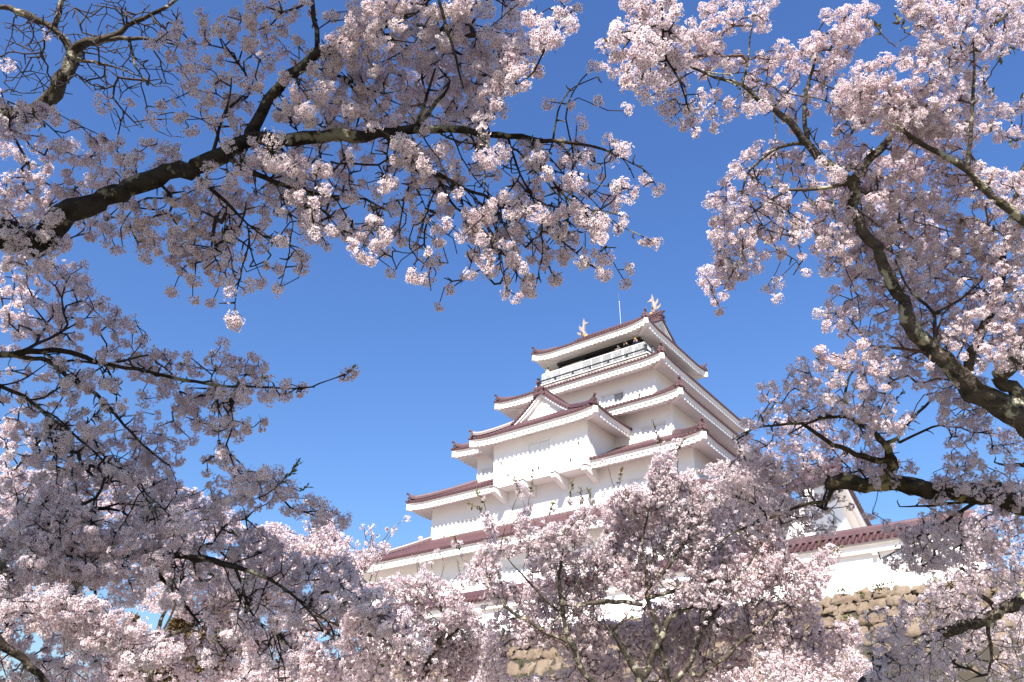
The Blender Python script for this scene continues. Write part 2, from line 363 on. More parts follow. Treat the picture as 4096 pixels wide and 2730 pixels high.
# bay roof: hip and gable facing the front (ridge along v)
BVc = -9.0; BB = 6.35
roof_tier(5.75, BB, 2.55, BB-1.75, 26.36, 1.25, .2, 4.26, BB-1.25, ('front', 'left', 'right'),
          gable={'left': (BB-1.75+.25, 5.75, 3.32), 'right': (BB-1.75+.25, 5.75, 3.32)}, off=(0, BVc))
def gable_front(wall_c, half, z0, z1, y_wall, y_edge, axis, org, parent, sgn, mname='gable', boards=.36, carve=True, curve=.05):
    """triangular plaster gable. axis 'v': faces -v at u=org ; axis 'u': faces sgn*u"""
    def P(s, o, z): return (org+s, o, z) if axis == 'v' else (o, org+s, z)
    def prof(t): return z1-(z1-z0)*(t+curve*math.sin(math.pi*t))     # concave rake
    N = 14; g = MB()
    xs = [half*i/N for i in range(N+1)]; zs = [prof(i/N) for i in range(N+1)]
    g_ = MB()
    for sg in (-1, 1):
        for i in range(N):
            g_.q(P(sg*xs[i], y_wall, z0-.5), P(sg*xs[i+1], y_wall, z0-.5), P(sg*xs[i+1], y_wall, zs[i+1]), P(sg*xs[i], y_wall, zs[i]))
    wall = g_.build(mname, PLASTER, parent)
    b1, tl, hd = MB(), MB(), MB()
    dirn = 1 if y_edge > y_wall else -1
    for sg in (-1, 1):
        for layer, (o0, o1, h0, h1) in enumerate(((.0, .12, .0, boards), (.12, .22, .0, boards*.55))):
            yo0 = y_wall+dirn*(abs(y_edge-y_wall)*(.25 if layer == 0 else .55)); yo1 = y_wall+dirn*(abs(y_edge-y_wall)*(.55 if layer == 0 else .82))
            for i in range(N):
                p = []
                for (dz) in (-h1, -h0-.02):
                    for yo in (yo0 if layer else y_wall, yo1):
                        for j in (i, i+1): p.append(P(sg*xs[j], yo, zs[j]+dz))
                b1.hexa(p)
        # edge row of tiles
        for i in range(N):
            p = []
            for dz in (.0, .12):
                for yo in (y_wall-dirn*.3, y_edge):
                    for j in (i, i+1): p.append(P(sg*xs[j], yo, zs[j]+dz))
            tl.hexa(p)
        ln = sum(math.hypot(xs[i+1]-xs[i], zs[i+1]-zs[i]) for i in range(N)); cum = 0; nx_ = .12; i = 0
        for i in range(N):
            seg = math.hypot(xs[i+1]-xs[i], zs[i+1]-zs[i])
            while nx_ <= cum+seg:
                t = (nx_-cum)/seg; s_ = sg*(xs[i]+(xs[i+1]-xs[i])*t); z_ = zs[i]+(zs[i+1]-zs[i])*t+.10
                a = np.array(P(s_, y_edge+dirn*.04, z_)); bk = np.array(P(s_, y_wall-dirn*.25, z_+.02))
                hd.tube([bk, a], [.085, .115], 9); nx_ += .29
            cum += seg
        # descending ridge set back from the edge
        pr = [np.array(P(sg*xs[j]*.97, y_edge-dirn*.55, zs[j]+.22)) for j in range(0, N+1)]
        tl.tube(pr, [.15]*len(pr), 8); tl.tube([p+np.array([0, 0, .14]) for p in pr], [.085]*len(pr), 8)
    b1.build('bargeboard', PLASTER, wall); r_ = tl.build('gable_tiles', TILE, wall); hd.build('gable_tile_caps', TILEEND, wall)
    if carve:                                     # pendant carving under the apex
        c = MB(); zc = z1-(z1-z0)*.46
        for (a, b_, r) in ((0, .28, .13), (0, .02, .2), (-.2, .0, .15), (.2, .0, .15), (-.42, -.16, .13), (.42, -.16, .13), (0, -.24, .12), (-.62, -.26, .09), (.62, -.26, .09), (-.24, -.24, .09), (.24, -.24, .09)):
            p = np.array(P(a*half/2.6, y_wall+dirn*.09, zc+b_*half/2.6)); q_ = np.array(P(a*half/2.6, y_wall, zc+b_*half/2.6))
            c.tube([q_, p], [r*half/2.6*1.25, r*half/2.6*.8], 9)
        c.build('carved_pendant', PLASTER, wall)
    return wall
def big_ornament(o, dv, lat, sc, parent):
    zz = np.array([0, 0, 1.0]); ow = MB(); o = np.array(o, float); dv = np.array(dv, float); lat = np.array(lat, float)
    sil = [(-.2, -.15), (-.5, -.35), (-.62, -.2), (-.55, -.02), (-.4, .0), (-.42, .2), (-.56, .34), (-.46, .56), (-.26, .62), (-.14, .74), (.14, .74), (.26, .62), (.46, .56), (.56, .34), (.42, .2), (.4, .0), (.55, -.02), (.62, -.2), (.5, -.35), (.2, -.15)]
    fr = [o+(lat*a+zz*b)*sc+dv*.14*sc for a, b in sil]; bk = [o+(lat*a+zz*b)*sc-dv*.06*sc for a, b in sil]
    ow.q(*fr); ow.q(*bk[::-1])
    for i in range(len(sil)): j = (i+1) % len(sil); ow.q(fr[i], bk[i], bk[j], fr[j])
    ow.disc(o+zz*.36*sc+dv*.22*sc, dv, .22*sc, .1, 12); ow.disc(o+zz*.36*sc+dv*.26*sc, dv, .1*sc, .1, 10)
    for sg in (-1, 1):
        ow.disc(o+(lat*sg*.44+zz*.38)*sc+dv*.2*sc, dv, .15*sc, .1, 10); ow.disc(o+(lat*sg*.46-zz*.16)*sc+dv*.2*sc, dv, .16*sc, .1, 10)
    ow.tube([o+zz*.7*sc-dv*.1*sc, o+zz*.86*sc+dv*.15*sc, o+zz*.95*sc+dv*.42*sc], [.11*sc, .12*sc, .14*sc], 9)
    ow.disc(o+zz*.957*sc+dv*.44*sc, dv+zz*.25, .155*sc, .05, 10)
    return ow.build('ridge_ornament', TILEEND, parent)
gz = gable_front(0, 2.55, 27.6, 29.72, -13.45, -13.95, 'v', 0, keep, -1)
rt = MB()
rt.box((-.2, -13.9, 29.70), (.2, -7.3, 29.98)); rt.box((-.15, -13.92, 29.98), (.15, -7.3, 30.14)); rt.tube([(0, -13.95, 30.2), (0, -7.3, 30.2)], .12, 8)
rt.build('ridge', TILE, keep); big_ornament((0, -13.95, 29.62), (0, -1, 0), (1, 0, 0), .85, gz)
# top storey: white band, dark lintel, openings and balcony
mb = MB(); mb.box((-4.18, -4.36, 37.74), (4.18, 4.36, 38.6)); top = mb.build('storey_wall', PLASTER, keep)
mb = MB(); mb.box((-4.0, -4.18, 34.2), (4.0, 4.18, 37.5)); mb.build('inner_wall', DARKWOOD, top)
mb = MB()
mb.box((-4.34, -4.52, 37.5), (4.34, -4.14, 37.735)); mb.box((-4.34, 4.14, 37.5), (4.34, 4.52, 37.735)); mb.box((4.0, -4.14, 37.5), (4.34, 4.14, 37.735)); mb.box((-4.34, -4.14, 37.5), (-4.0, 4.14, 37.735))
mb.build('lintel', BLACKW, top)
for (x, y) in ((-4.12, -4.3), (4.12, -4.3), (4.12, 4.3), (-4.12, 4.3), (-1.5, -4.3), (1.6, -4.3), (4.12, -1.2), (4.12, 1.6)):
    mb = MB(); mb.box((x-.13, y-.13, 34.9), (x+.13, y+.13, 37.497)); mb.build('post', BLACKW, top)
mb = MB(); mb.box((-3.95, -4.27, 34.95), (-2.85, -4.21, 37.35)); mb.box((-2.8, -4.30, 34.95), (-1.68, -4.24, 37.35)); mb.build('sliding_panel', SHUTTER, top)
bal = MB(); bal.box((-5.6, -5.98, 34.60), (5.6, 5.98, 34.98)); bal = bal.build('balcony', CONCRETE, keep)
mb = MB(); mb.box((-5.7, -6.08, 34.984), (5.7, 6.08, 35.08)); mb.build('balcony_floor', SHUTTER, bal)
mb = MB(); mb.box((-5.2, -5.54, 35.084), (5.2, 5.54, 35.35)); mb.build('walkway', CONCRETE, bal)
RX, RY = 5.28, 5.62
def rail_run(p0, p1):
    p0 = np.array(p0, float); p1 = np.array(p1, float); L = np.linalg.norm(p1-p0); d = (p1-p0)/L; n = max(1, round(L/1.05))
    fr, br = MB(), MB()
    for z in (36.34, 35.3): fr.beam((*p0, z), (*p1, z), .06, .06)
    for i in range(n+1):
        c = p0+d*L*i/n; fr.box((c[0]-.05, c[1]-.05, 35.08), (c[0]+.05, c[1]+.05, 36.31))
    m = int(L/.11)
    for i in range(m):
        c = p0+d*L*(i+.5)/m; br.box((c[0]-.018, c[1]-.018, 35.33), (c[0]+.018, c[1]+.018, 36.31))
    o = fr.build('railing', RAILWHITE, bal); br.build('balusters', RAILWHITE, bal)
for a, b in (((-RX, -RY), (RX, -RY)), ((RX, -RY), (RX, RY)), ((RX, RY), (-RX, RY)), ((-RX, RY), (-RX, -RY))): rail_run(a, b)
bx, by = 5.52, 5.9
for z, r in ((35.52, .07), (35.20, .05)):
    for a, b in (((-bx, -by), (bx, -by)), ((bx, -by), (bx, by)), ((bx, by), (-bx, by)), ((-bx, by), (-bx, -by))): k = MB(); k.tube([(*a, z), (*b, z)], r, 8); k.build('black_rail', BLACKW, bal)
for (x, y) in [(sx*bx, sy*by) for sx in (-1, 1) for sy in (-1, 1)]:
    k = MB(); k.tube([(x, y, 35.08), (x, y, 35.7), (x, y, 35.74), (x, y, 35.78), (x, y, 35.88), (x, y, 35.93)], [.14, .14, .11, .15, .15, .05], 10); k.build('corner_post', BLACKW, bal)
for i in range(1, 6):
    x = -bx+2*bx*i/6; y = -by+2*by*i/6
    for (px_, py_) in ((x, -by), (bx, y), (-bx, y)): k = MB(); k.box((px_-.07, py_-.07, 35.08), (px_+.07, py_+.07, 35.46)); k.build('rail_post', BLACKW, bal)
# top roof: hip and gable, ridge along u
r1 = roof_tier(5.98, 6.26, 4.35, 4.55, 38.06, 1.0, .34, 4.18, 4.36, ALL, gable={'front': (4.6, 6.26, 3.5), 'back': (4.6, 6.26, 3.5)})
for sg in (1, -1):
    gable_front(0, 4.35, 39.0, 41.55, sg*4.25, sg*4.72, 'u', 0, r1, sg, carve=True, curve=.05)
rt = MB(); rt.box((-4.55, -.24, 41.6), (4.55, .24, 41.78)); rt.box((-4.62, -.27, 42.35), (4.62, .27, 42.48)); rt.tube([(-4.66, 0, 42.55), (4.66, 0, 42.55)], .14, 8)
# open lattice of the ridge
for i in range(37):
    x = -4.5+9*i/36
    for y in (-.2, .2):
        for s_ in (-1, 1): rt.beam((x-.13*s_, y, 41.79), (x+.13*s_, y, 42.34), .07, .09, up=(0, 1, 0))
rt.box((-4.5, -.12, 41.78), (4.5, .12, 42.35))
rdg = rt.build('ridge', TILE, keep)
for sg in (1, -1): big_ornament((sg*4.62, 0, 41.75), (sg, 0, 0), (0, 1, 0), .8, rdg)
def fish(sg):
    """fish standing on its head, tail curling up over the ridge end"""
    f = MB(); x0 = sg*4.0
    cl = [(.32, 42.60), (.18, 42.72), (.04, 42.95), (-.02, 43.25), (.02, 43.55), (.08, 43.8), (.10, 44.0)]; rr = [.10, .26, .27, .24, .19, .14, .09]
    P = lambda a, y, z: (x0-sg*a, y, z)
    f.tube([P(a, 0, z) for a, z in cl], rr, 10)
    def fin(pts, th=.05):
        a = [P(p[0], -th, p[1]) for p in pts]; b = [P(p[0], th, p[1]) for p in pts]; f.q(*a); f.q(*b[::-1])
        for i in range(len(pts)): j = (i+1) % len(pts); f.q(a[i], b[i], b[j], a[j])
    fin([(.05, 43.8), (.16, 43.9), (.40, 44.0), (.72, 44.02), (.46, 44.2), (.24, 44.35), (.16, 44.78), (.06, 44.5), (-.02, 44.2)])       # forked tail
    fin([(-.12, 43.4), (.0, 43.75), (-.18, 43.8), (-.34, 43.98), (-.40, 44.12), (-.46, 43.9), (-.40, 43.6), (-.28, 43.45)])              # back fin
    fin([(-.10, 42.85), (-.16, 43.15), (-.40, 43.22), (-.72, 43.42), (-.62, 43.12), (-.40, 42.95)])                                       # lower fin
    for k_ in range(9):
        t = k_/8; i = t*5; j = int(i); a = cl[j][0]+(cl[j+1][0]-cl[j][0])*(i-j); z = cl[j][1]+(cl[j+1][1]-cl[j][1])*(i-j); r = rr[j]+(rr[j+1]-rr[j])*(i-j)
        f.tube([P(a+r*.85, 0, z), P(a+r+.1, 0, z+.12)], [.05, .01], 5)
    for y in (-.2, .2): f.tube([P(.1, y, 42.9), P(.02, y*2.2, 43.1), P(-.02, y*2.6, 43.35)], [.1, .06, .01], 6)
    o = f.build('fish_ornament', BRONZE, keep)
    g = MB(); g.tube([P(.52, 0, 42.66), P(.16, 0, 42.66)], [.14, .2], 9); g.build('gilt_base', GILT, o)
fish(1); fish(-1)
k = MB(); k.tube([(.12, .3, 42.3), (.12, .3, 45.4)], .022, 6); k.tube([(.12, .3, 45.4), (.12, .3, 46.5)], .014, 5); k.disc((.12, .3, 45.45), (0, 0, 1), .08, .06, 6); k.build('lightning_rod', STEEL, keep)
# ------------------------------------------------------------------ terrain
GROUND = mat('spring_grass_lightened', (.19, .175, .15), .95, .1, [((.10, .11, .05), .15, .4, .7, .9), ((.16, .13, .09), 1.1, .55, .8, .8)], .4, 3)  # unseen ground, grass colour lightened to throw more light up into the trees
g = MB(); n = 40; R_ = 2500
gv = [-R_+2*R_*i/n for i in range(n+1)]
for i in range(n):
    for j in range(n): g.q((gv[i], gv[j], 0), (gv[i+1], gv[j], 0), (gv[i+1], gv[j+1], 0), (gv[i], gv[j+1], 0))
tag(g.build('ground', GROUND, None), kind='structure')
gp = MB(); gp.q((-60, 24, .004), (60, 24, .004), (60, 150, .004), (-60, 150, .004))  # unseen pale sheet added to bounce warm light onto the castle walls
tag(gp.build('bounce_sheet', mat('pale_bounce_gravel', (.52, .46, .41), .95, .1, [((.38, .33, .27), .4, .5, .75, .8)], .3, 8), None), kind='structure')
EARTH = mat('castle_yard_bounce', (.52, .47, .40), .95, .1, [((.30, .26, .20), .5, .45, .7, .8)], .3, 4)  # yard colour raised so it reflects more light onto walls and eaves
yard = MB(); yard.box((-24, -18.7, .02), (60, 30, 10.72))
yd = yard.build('terrain_castle_yard', EARTH, None); yd.location = tuple(KEEP); yd.rotation_euler = (0, 0, KROT); tag(yd, kind='structure')

# ------------------------------------------------------------------ dry stone wall of the castle base
STONE = mat('rough_tan_stone', (.17, .125, .088), .92, .2, [((.24, .19, .14), .9, .45, .7, .8), ((.09, .065, .05), 2.3, .48, .7, .9), ((.05, .045, .03), 6, .55, .75, .9), ((.25, .15, .06), 3.4, .66, .8, .8)], .7, 9)
JOINT = mat('wall_joint_earth', (.05, .042, .03), .95)
sw = thing('stone_wall', 'battered dry stone base wall of large rough tan boulders under the castle', 'stone wall', kp(10, -19.2, 0), KROT)
def wall_slope(z): return -.25-.32*(10.75-z)-.012*(10.75-z)**2      # local v of the face at height z
st = MB(); z = 10.72; r2 = np.random.default_rng(3)
bk = MB(); bk.hexa([(-34, wall_slope(0)+.35, .02), (48, wall_slope(0)+.35, .02), (-34, 1.5, .02), (48, 1.5, .02), (-34, -.0, 10.6), (48, -.0, 10.6), (-34, 1.5, 10.6), (48, 1.5, 10.6)])
row = 0
while z > .3:
    h = r2.uniform(.5, 1.15); x = -34+r2.uniform(-.5, .5)
    while x < 48:
        ww = h*r2.uniform(.75, 1.9); zt = z+r2.uniform(-.12, .12); zb = z-h+r2.uniform(-.12, .12)
        if zt > 10.8: zt = 10.8
        K = 5; c = r2.uniform(.05, .20); base = len(st.v); skl, skr = r2.uniform(-.28, .28, 2)*h; tilt = r2.uniform(-.2, .2)*h
        jit = r2.normal(0, .045, (K+1, K+1, 2)); jd = r2.normal(0, .05, (K+1, K+1))
        for i in range(K+1):
            for j in range(K+1):
                a, b = i/K, j/K; rr = 1-(abs(2*a-1)**4)*(abs(2*b-1)**5)*.16
                px = x+ww*(.5+(a-.5)*.975*rr)+skl*(1-a)*(b-.5)+skr*a*(b-.5)+jit[i, j, 0]; pz = zb+(zt-zb)*(.5+(b-.5)*.96*rr)+tilt*(a-.5)+jit[i, j, 1]
                bul = c*(1-abs(2*a-1)**5)*(1-abs(2*b-1)**5)
                st.v.append((px, wall_slope(pz)+.22-bul-.1+jd[i, j], pz))
        for i in range(K):
            for j in range(K):
                p = base+i*(K+1)+j; st.f.append((p, p+K+1, p+K+2, p+1))
        x += ww
    z -= h; row += 1
so_ = st.build('stones', STONE, sw, smooth=True); bk.build('joint_backing', JOINT, sw)

# ------------------------------------------------------------------ plaster fence wall on top of the stone wall
def plaster_wall(label, u0, u1, v, zb, segs_left=None, rot=0.0, gable_end=True, loops=()):
    o = thing('plaster_wall', label, 'wall', kp(u0, v, zb), KROT+rot, 'tiled plaster walls')
    L = u1-u0; hw = .26; w_ = MB()
    wall_face(w_, None, lambda s, i, z: (s, -hw+i, z), 0, L, -.4, 1.95, [(s-.13, s+.13, .45, .95) for s in loops], .3)
    for s in loops: w_.q((s-.13, -hw+.29, .45), (s+.13, -hw+.29, .45), (s+.13, -hw+.29, .95), (s-.13, -hw+.29, .95))
    w_.q((L, -hw, 0), (L, hw, 0), (L, hw, 1.95), (L, -hw, 1.95)); w_.q((0, hw, 0), (0, -hw, 0), (0, -hw, 1.95), (0, hw, 1.95)); w_.q((L, hw, 0), (0, hw, 0), (0, hw, 1.95), (L, hw, 1.95))
    w_.build('wall', PLASTER, o)
    e = MB()
    for sg in (-1, 1):
        y = sg*(hw+.003)
        e.hexa([(x, yy, z) for z, yo in ((1.62, .26), (1.73, .26)) for yy in sorted((y, y+sg*yo)) for x in (0, L)])
        ys = sorted((y, y+sg*.20)); e.hexa([(x, yy, z) for z in (1.733, 1.97) for yy in ys for x in (0, L)])
        ys = sorted((y, y+sg*.36)); e.hexa([(x, yy, z) for z in (1.973, 2.10) for yy in ys for x in (0, L)])
        k = 0.9
        while k < L:
            ys = sorted((y, y+sg*.34)); e.hexa([(x, yy, z) for z in (1.48, 1.617) for yy in ys for x in (k-.1, k+.1)]); k += 2.4
    e.build('cornice', PLASTER, o)
    t, c = MB(), MB(); ye = .78; zr = 2.66; ze = 2.13
    n = int(L/.333)
    for sg in (-1, 1):
        for i in range(n+1):
            x = i*L/n
            p = [np.array((x, 0, zr+.03)), np.array((x, sg*ye*.5, (zr+ze)/2+.05)), np.array((x, sg*(ye+.04), ze+.10))]
            t.tube(p, [.085, .085, .09], 7)
            c.disc((x, sg*(ye+.07), ze+.09), (0, sg, -.25), .112, .05, 10); c.disc((x, sg*(ye+.085), ze+.087), (0, sg, -.25), .05, .04, 8)
        for i in range(n):
            a, b = i*L/n, (i+1)*L/n; m = (a+b)/2
            for q0, q1 in ((0, .5), (.5, 1)):
                za, zb_ = zr-(zr-ze)*q0, zr-(zr-ze)*q1; ya, yb = sg*ye*q0, sg*ye*q1
                t.q((a, ya, za), (m, ya, za-.045), (m, yb, zb_-.045), (a, yb, zb_)); t.q((m, ya, za-.045), (b, ya, za), (b, yb, zb_), (m, yb, zb_-.045))
            t.q((a, sg*ye, ze), (m, sg*ye, ze-.045), (m, sg*ye, ze-.10), (a, sg*ye, ze-.055)); t.q((m, sg*ye, ze-.045), (b, sg*ye, ze), (b, sg*ye, ze-.055), (m, sg*ye, ze-.10))
            t.q((a, sg*ye, ze-.055), (b, sg*ye, ze-.055), (b, sg*.5, ze-.03), (a, sg*.5, ze-.03))
    for (w2, z0, z1) in ((.2, 2.64, 2.74), (.17, 2.743, 2.82), (.14, 2.823, 2.89)): t.box((-.1, -w2, z0), (L+.1, w2, z1))
    t.tube([(-.12, 0, 2.92), (L+.12, 0, 2.92)], .1, 8)
    r = t.build('tile_roof', TILE, o); c.build('tile_caps', TILEEND, r)
    if gable_end:
        b = MB(); x = L
        for sg in (-1, 1):
            b.hexa([(xx, yy, zz) for (zz_) in (0, 1) for yy, zb_, zt_ in ((0, zr-.36, zr-.02), (sg*(ye-.02), ze-.34, ze-.06)) for xx in (x+.01, x+.22) for zz in ((zb_, zt_)[zz_],)])
            b.hexa([(xx, yy, zz) for (zz_) in (0, 1) for yy, zb_, zt_ in ((0, zr-.75, zr-.4), (sg*(ye-.1), ze-.74, ze-.38)) for xx in (x+.01, x+.12) for zz in ((zb_, zt_)[zz_],)])
        b.build('bargeboard', PLASTER, o)
    return o
plaster_wall('white plaster wall with red brown tiled roof on the stone wall, below the keep', -11.5, 27.5, -19.0, 10.76, loops=(6.0, 11, 16, 21, 26))
plaster_wall('further stretch of tiled white wall past the gabled wall end, far right', 30.0, 52, -16.2, 10.76)
# ------------------------------------------------------------------ long gabled wing beside the keep
wing = thing('gabled_wing', 'low white wing with a gable end and curved bargeboards, beside the keep', 'building', kp(15.9, -4.6, 10.76), KROT)
m = MB(); m.box((0, -6.6, 0), (2.1, 6.6, 7.6)); m.build('wall', PLASTER, wing)
m = MB(); L = 3.0; N = 10
def wz(t): return 11.4-(11.4-7.9)*(t+.07*math.sin(math.pi*t))
gw, bb, tt, hh = MB(), MB(), MB(), MB()
for sg in (-1, 1):
    for i in range(N):
        a, b = i/N, (i+1)/N; ya, yb = sg*7.4*a, sg*7.4*b
        gw.q((2.1, ya, 7.6), (2.1, yb, 7.6), (2.1, yb, wz(b)-.1), (2.1, ya, wz(a)-.1))
        tt.hexa([(x, yy, zz) for k in (0, 1) for yy, q_ in ((ya, a), (yb, b)) for x in (0, L) for zz in (wz(q_)+.14*k,)])
        for (x0, x1, h0, h1) in ((2.1, 2.55, .02, .85), (2.55, 2.8, .02, .5)):
            bb.hexa([(x, yy, zz) for k in (0, 1) for yy, q_ in ((ya, a), (yb, b)) for x in (x0, x1-.003) for zz in (wz(q_)-(h1, h0)[k],)])
    for i in range(24):
        t_ = (i+.5)/24; hh.tube([(2.7, sg*7.4*t_, wz(t_)+.12), (3.06, sg*7.4*t_, wz(t_)+.10)], [.085, .12], 9)
    for x in np.arange(.15, L, .31): tt.tube([(x, sg*7.4*i/N, wz(i/N)+.16) for i in range(N+1)], .08, 6)
tt.tube([(0, 0, 11.75), (3.1, 0, 11.75)], .26, 8)
gg = gw.build('gable', PLASTER, wing); bb.build('bargeboard', PLASTER, wing); r_ = tt.build('roof', TILE, wing); hh.build('tile_caps', TILEEND, r_)
m = MB(); m.box((2.103, -2.6, 7.9), (2.16, .6, 8.02)); m.build('window_hood', GREENFRAME, wing); m = MB(); m.box((2.103, -2.5, 6.4), (2.15, .5, 7.85)); m.build('shutter', SHUTTER, wing)

# ------------------------------------------------------------------ visitors on the balcony
SKIN = mat('skin', (.50, .30, .21), .6, .3); HAIRM = mat('black_hair', (.015, .012, .012), .5, .4); MASKM = mat('white_face_mask', (.8, .8, .8), .8)
def cloth(nm, c): return mat(nm, c, .9, .1)
CL = {'black': cloth('black_cotton', (.02, .02, .022)), 'white': cloth('white_cotton', (.75, .75, .74)), 'grey': cloth('dark_grey_cotton', (.07, .075, .085)), 'navy': cloth('navy_cotton', (.02, .025, .05)), 'jeans': cloth('blue_denim', (.05, .07, .13))}
def skinmesh(name, V, E_, Rr, m, parent):
    me = bpy.data.meshes.new(name); me.from_pydata([tuple(v) for v in V], E_, []); o = bpy.data.objects.new(name, me); C.objects.link(o); o.parent = parent
    md = o.modifiers.new('skin', 'SKIN'); md.use_smooth_shade = True
    for i, r in enumerate(Rr): me.skin_vertices[0].data[i].radius = (r, r) if np.isscalar(r) else r
    me.skin_vertices[0].data[0].use_root = True
    o.modifiers.new('sub', 'SUBSURF').levels = 1; o.modifiers['sub'].render_levels = 1
    me.materials.append(m); return o
def person(u, v, face, label, shirt, arms, mask=True, group='visitors on the top balcony', trousers='jeans'):
    """face: direction in the keep's u,v; arms: 'raised' to the face, 'rail', 'down'"""
    o = thing('person', label, 'person', kp(u, v, 35.353), KROT+math.atan2(face[1], face[0])-math.pi/2, group)
    # local +y is forward
    if arms == 'raised': el, ha = (.27, .16, 1.18), (.09, .26, 1.56)
    elif arms == 'rail': el, ha = (.25, .12, 1.12), (.10, .34, 1.17)
    else: el, ha = (.25, -.02, 1.12), (.24, .08, .86)
    V = [(0, 0, .95), (0, 0, 1.12), (0, 0, 1.32), (0, 0, 1.43), (0, .01, 1.50), (0, .02, 1.58), (0, .03, 1.66), (.1, 0, .86), (.11, .02, .48), (.11, 0, .08), (.12, .12, .03), (-.1, 0, .86), (-.11, .02, .48), (-.11, 0, .08), (-.12, .12, .03),
         (.18, 0, 1.40), el, ha, (-.18, 0, 1.40), (-el[0], el[1], el[2]), (-ha[0], ha[1], ha[2])]
    E_ = [(0, 1), (1, 2), (2, 3), (3, 4), (4, 5), (5, 6), (0, 7), (7, 8), (8, 9), (9, 10), (0, 11), (11, 12), (12, 13), (13, 14), (3, 15), (15, 16), (16, 17), (3, 18), (18, 19), (19, 20)]
    Rr = [(.13, .10), (.125, .09), (.14, .10), (.09, .07), .05, (.085, .10), (.08, .095), .08, .055, .04, .04, .08, .055, .04, .04, .06, .045, .035, .06, .045, .035]
    body = skinmesh('body', V, E_, Rr, SKIN, o)
    for sx in (1, -1):                            # hand with five fingers, curled
        h = np.array((sx*ha[0], ha[1], ha[2])); a = np.array((sx*el[0], el[1], el[2])); d = (h-a)/np.linalg.norm(h-a); lat = np.cross(d, (0, 0, 1)); lat /= np.linalg.norm(lat)
        fm = MB(); up = np.cross(lat, d)
        for k in range(4):
            b = h+d*.02+lat*(k-1.5)*.019; l_ = (.06, .07, .066, .05)[k]; fm.tube([b, b+d*l_*.5+up*.008, b+d*l_*.8-up*.02], [.011, .010, .007], 6)
        fm.tube([h-lat*.03, h-lat*.05+d*.03-up*.01, h-lat*.045+d*.055-up*.02], [.012, .011, .008], 6)
        fm.build('fingers', SKIN, body)
    S = [V[0], V[1], V[2], V[3], V[15], tuple(np.array(V[16])), tuple(.7*np.array(V[17])+.3*np.array(V[16])), V[18], V[19], tuple(.7*np.array(V[20])+.3*np.array(V[19]))]
    skinmesh('shirt', S, [(0, 1), (1, 2), (2, 3), (3, 4), (4, 5), (5, 6), (3, 7), (7, 8), (8, 9)], [(.15, .12), (.145, .11), (.16, .12), (.10, .085), .078, .06, .046, .078, .06, .046], CL[shirt], o)
    S = [(0, 0, .98), V[7], V[8], (.11, 0, .12), V[11], V[12], (-.11, 0, .12)]
    skinmesh('trousers', S, [(0, 1), (1, 2), (2, 3), (0, 4), (4, 5), (5, 6)], [(.145, .115), .10, .075, .065, .10, .075, .065], CL[trousers], o)
    hb = bmesh_sphere((0, .005, 1.685), (.094, .112, .10), lambda p: p[2] > 1.655 and not (p[1] > .06 and p[2] < 1.72)); part('hair', hb, o, HAIRM)
    if mask: part('mask', bmesh_sphere((0, .04, 1.59), (.078, .098, .055), lambda p: p[1] > .06), o, MASKM)
    fm = MB()
    for sx in (-1, 1): fm.tube([(sx*.032, .115, 1.655), (sx*.032, .128, 1.655)], [.014, .010], 6)
    fm.build('eyes', HAIRM, o)
    fm = MB(); fm.tube([(0, .12, 1.66), (0, .145, 1.62), (0, .12, 1.605)], [.01, .016, .012], 6)
    for sx in (-1, 1): fm.tube([(sx*.083, .01, 1.65), (sx*.096, .0, 1.64)], [.02, .015], 6)
    fm.build('nose_and_ears', SKIN, body)
    return o
def bmesh_sphere(c, r, keepf):
    me = bpy.data.meshes.new('cap'); V, F_ = [], []; nu, nv = 16, 12
    for j in range(nv+1):
        for i in range(nu):
            a, b = 2*math.pi*i/nu, math.pi*j/nv; V.append((c[0]+r[0]*math.sin(b)*math.cos(a), c[1]+r[1]*math.sin(b)*math.sin(a), c[2]+r[2]*math.cos(b)))
    for j in range(nv):
        for i in range(nu):
            f = (j*nu+i, j*nu+(i+1) % nu, (j+1)*nu+(i+1) % nu, (j+1)*nu+i)
            if all(keepf(V[k]) for k in f): F_.append(f)
    me.from_pydata(V, [], F_); me.update(); me.polygons.foreach_set('use_smooth', [True]*len(me.polygons)); return me
person(2.6, -5.28, (-.3, -1), 'person in dark shirt and face mask leaning on the balcony rail', 'grey', 'rail')
person(3.45, -5.28, (-.1, -1), 'person in black holding a black camera up to the face at the rail', 'black', 'raised')
person(4.4, -5.28, (.1, -1), 'person holding up an orange phone at the balcony corner', 'navy', 'raised')
person(4.92, -3.3, (1, -.6), 'person with mask looking over the right side of the balcony', 'navy', 'rail')
person(-4.85, -5.25, (1, -.3), 'person in white top standing at the left end of the balcony', 'white', 'down', mask=False)
person(-5.0, -4.75, (.4, -1), 'person in dark jacket half hidden at the left balcony corner', 'black', 'down', mask=False)
def held(name, label, cat, u, v, z, sz, m, lens=False):
    o = MB(); o.box((-sz[0]/2, -sz[1]/2, -sz[2]/2), (sz[0]/2, sz[1]/2, sz[2]/2)); ob = o.build(name, m, None)
    ob.location = tuple(kp(u, v, z)); ob.rotation_euler = (0, 0, KROT); tag(ob, label, cat)
    bv = ob.modifiers.new('b', 'BEVEL'); bv.width = .008; bv.segments = 2
    if lens: l = MB(); l.tube([(0, -sz[1]/2, 0), (0, -sz[1]/2-.07, 0)], [.035, .033], 10); l.build('lens', BLACKW, ob)
held('camera', 'black camera held to the face by the person in black', 'camera', 3.42, -5.58, 35.353+1.60, (.14, .07, .09), BLACKW, True)
held('phone', 'orange phone held up by the person at the balcony corner', 'phone', 4.42, -5.58, 35.353+1.66, (.17, .02, .09), mat('orange_case', (.75, .30, .03), .5))
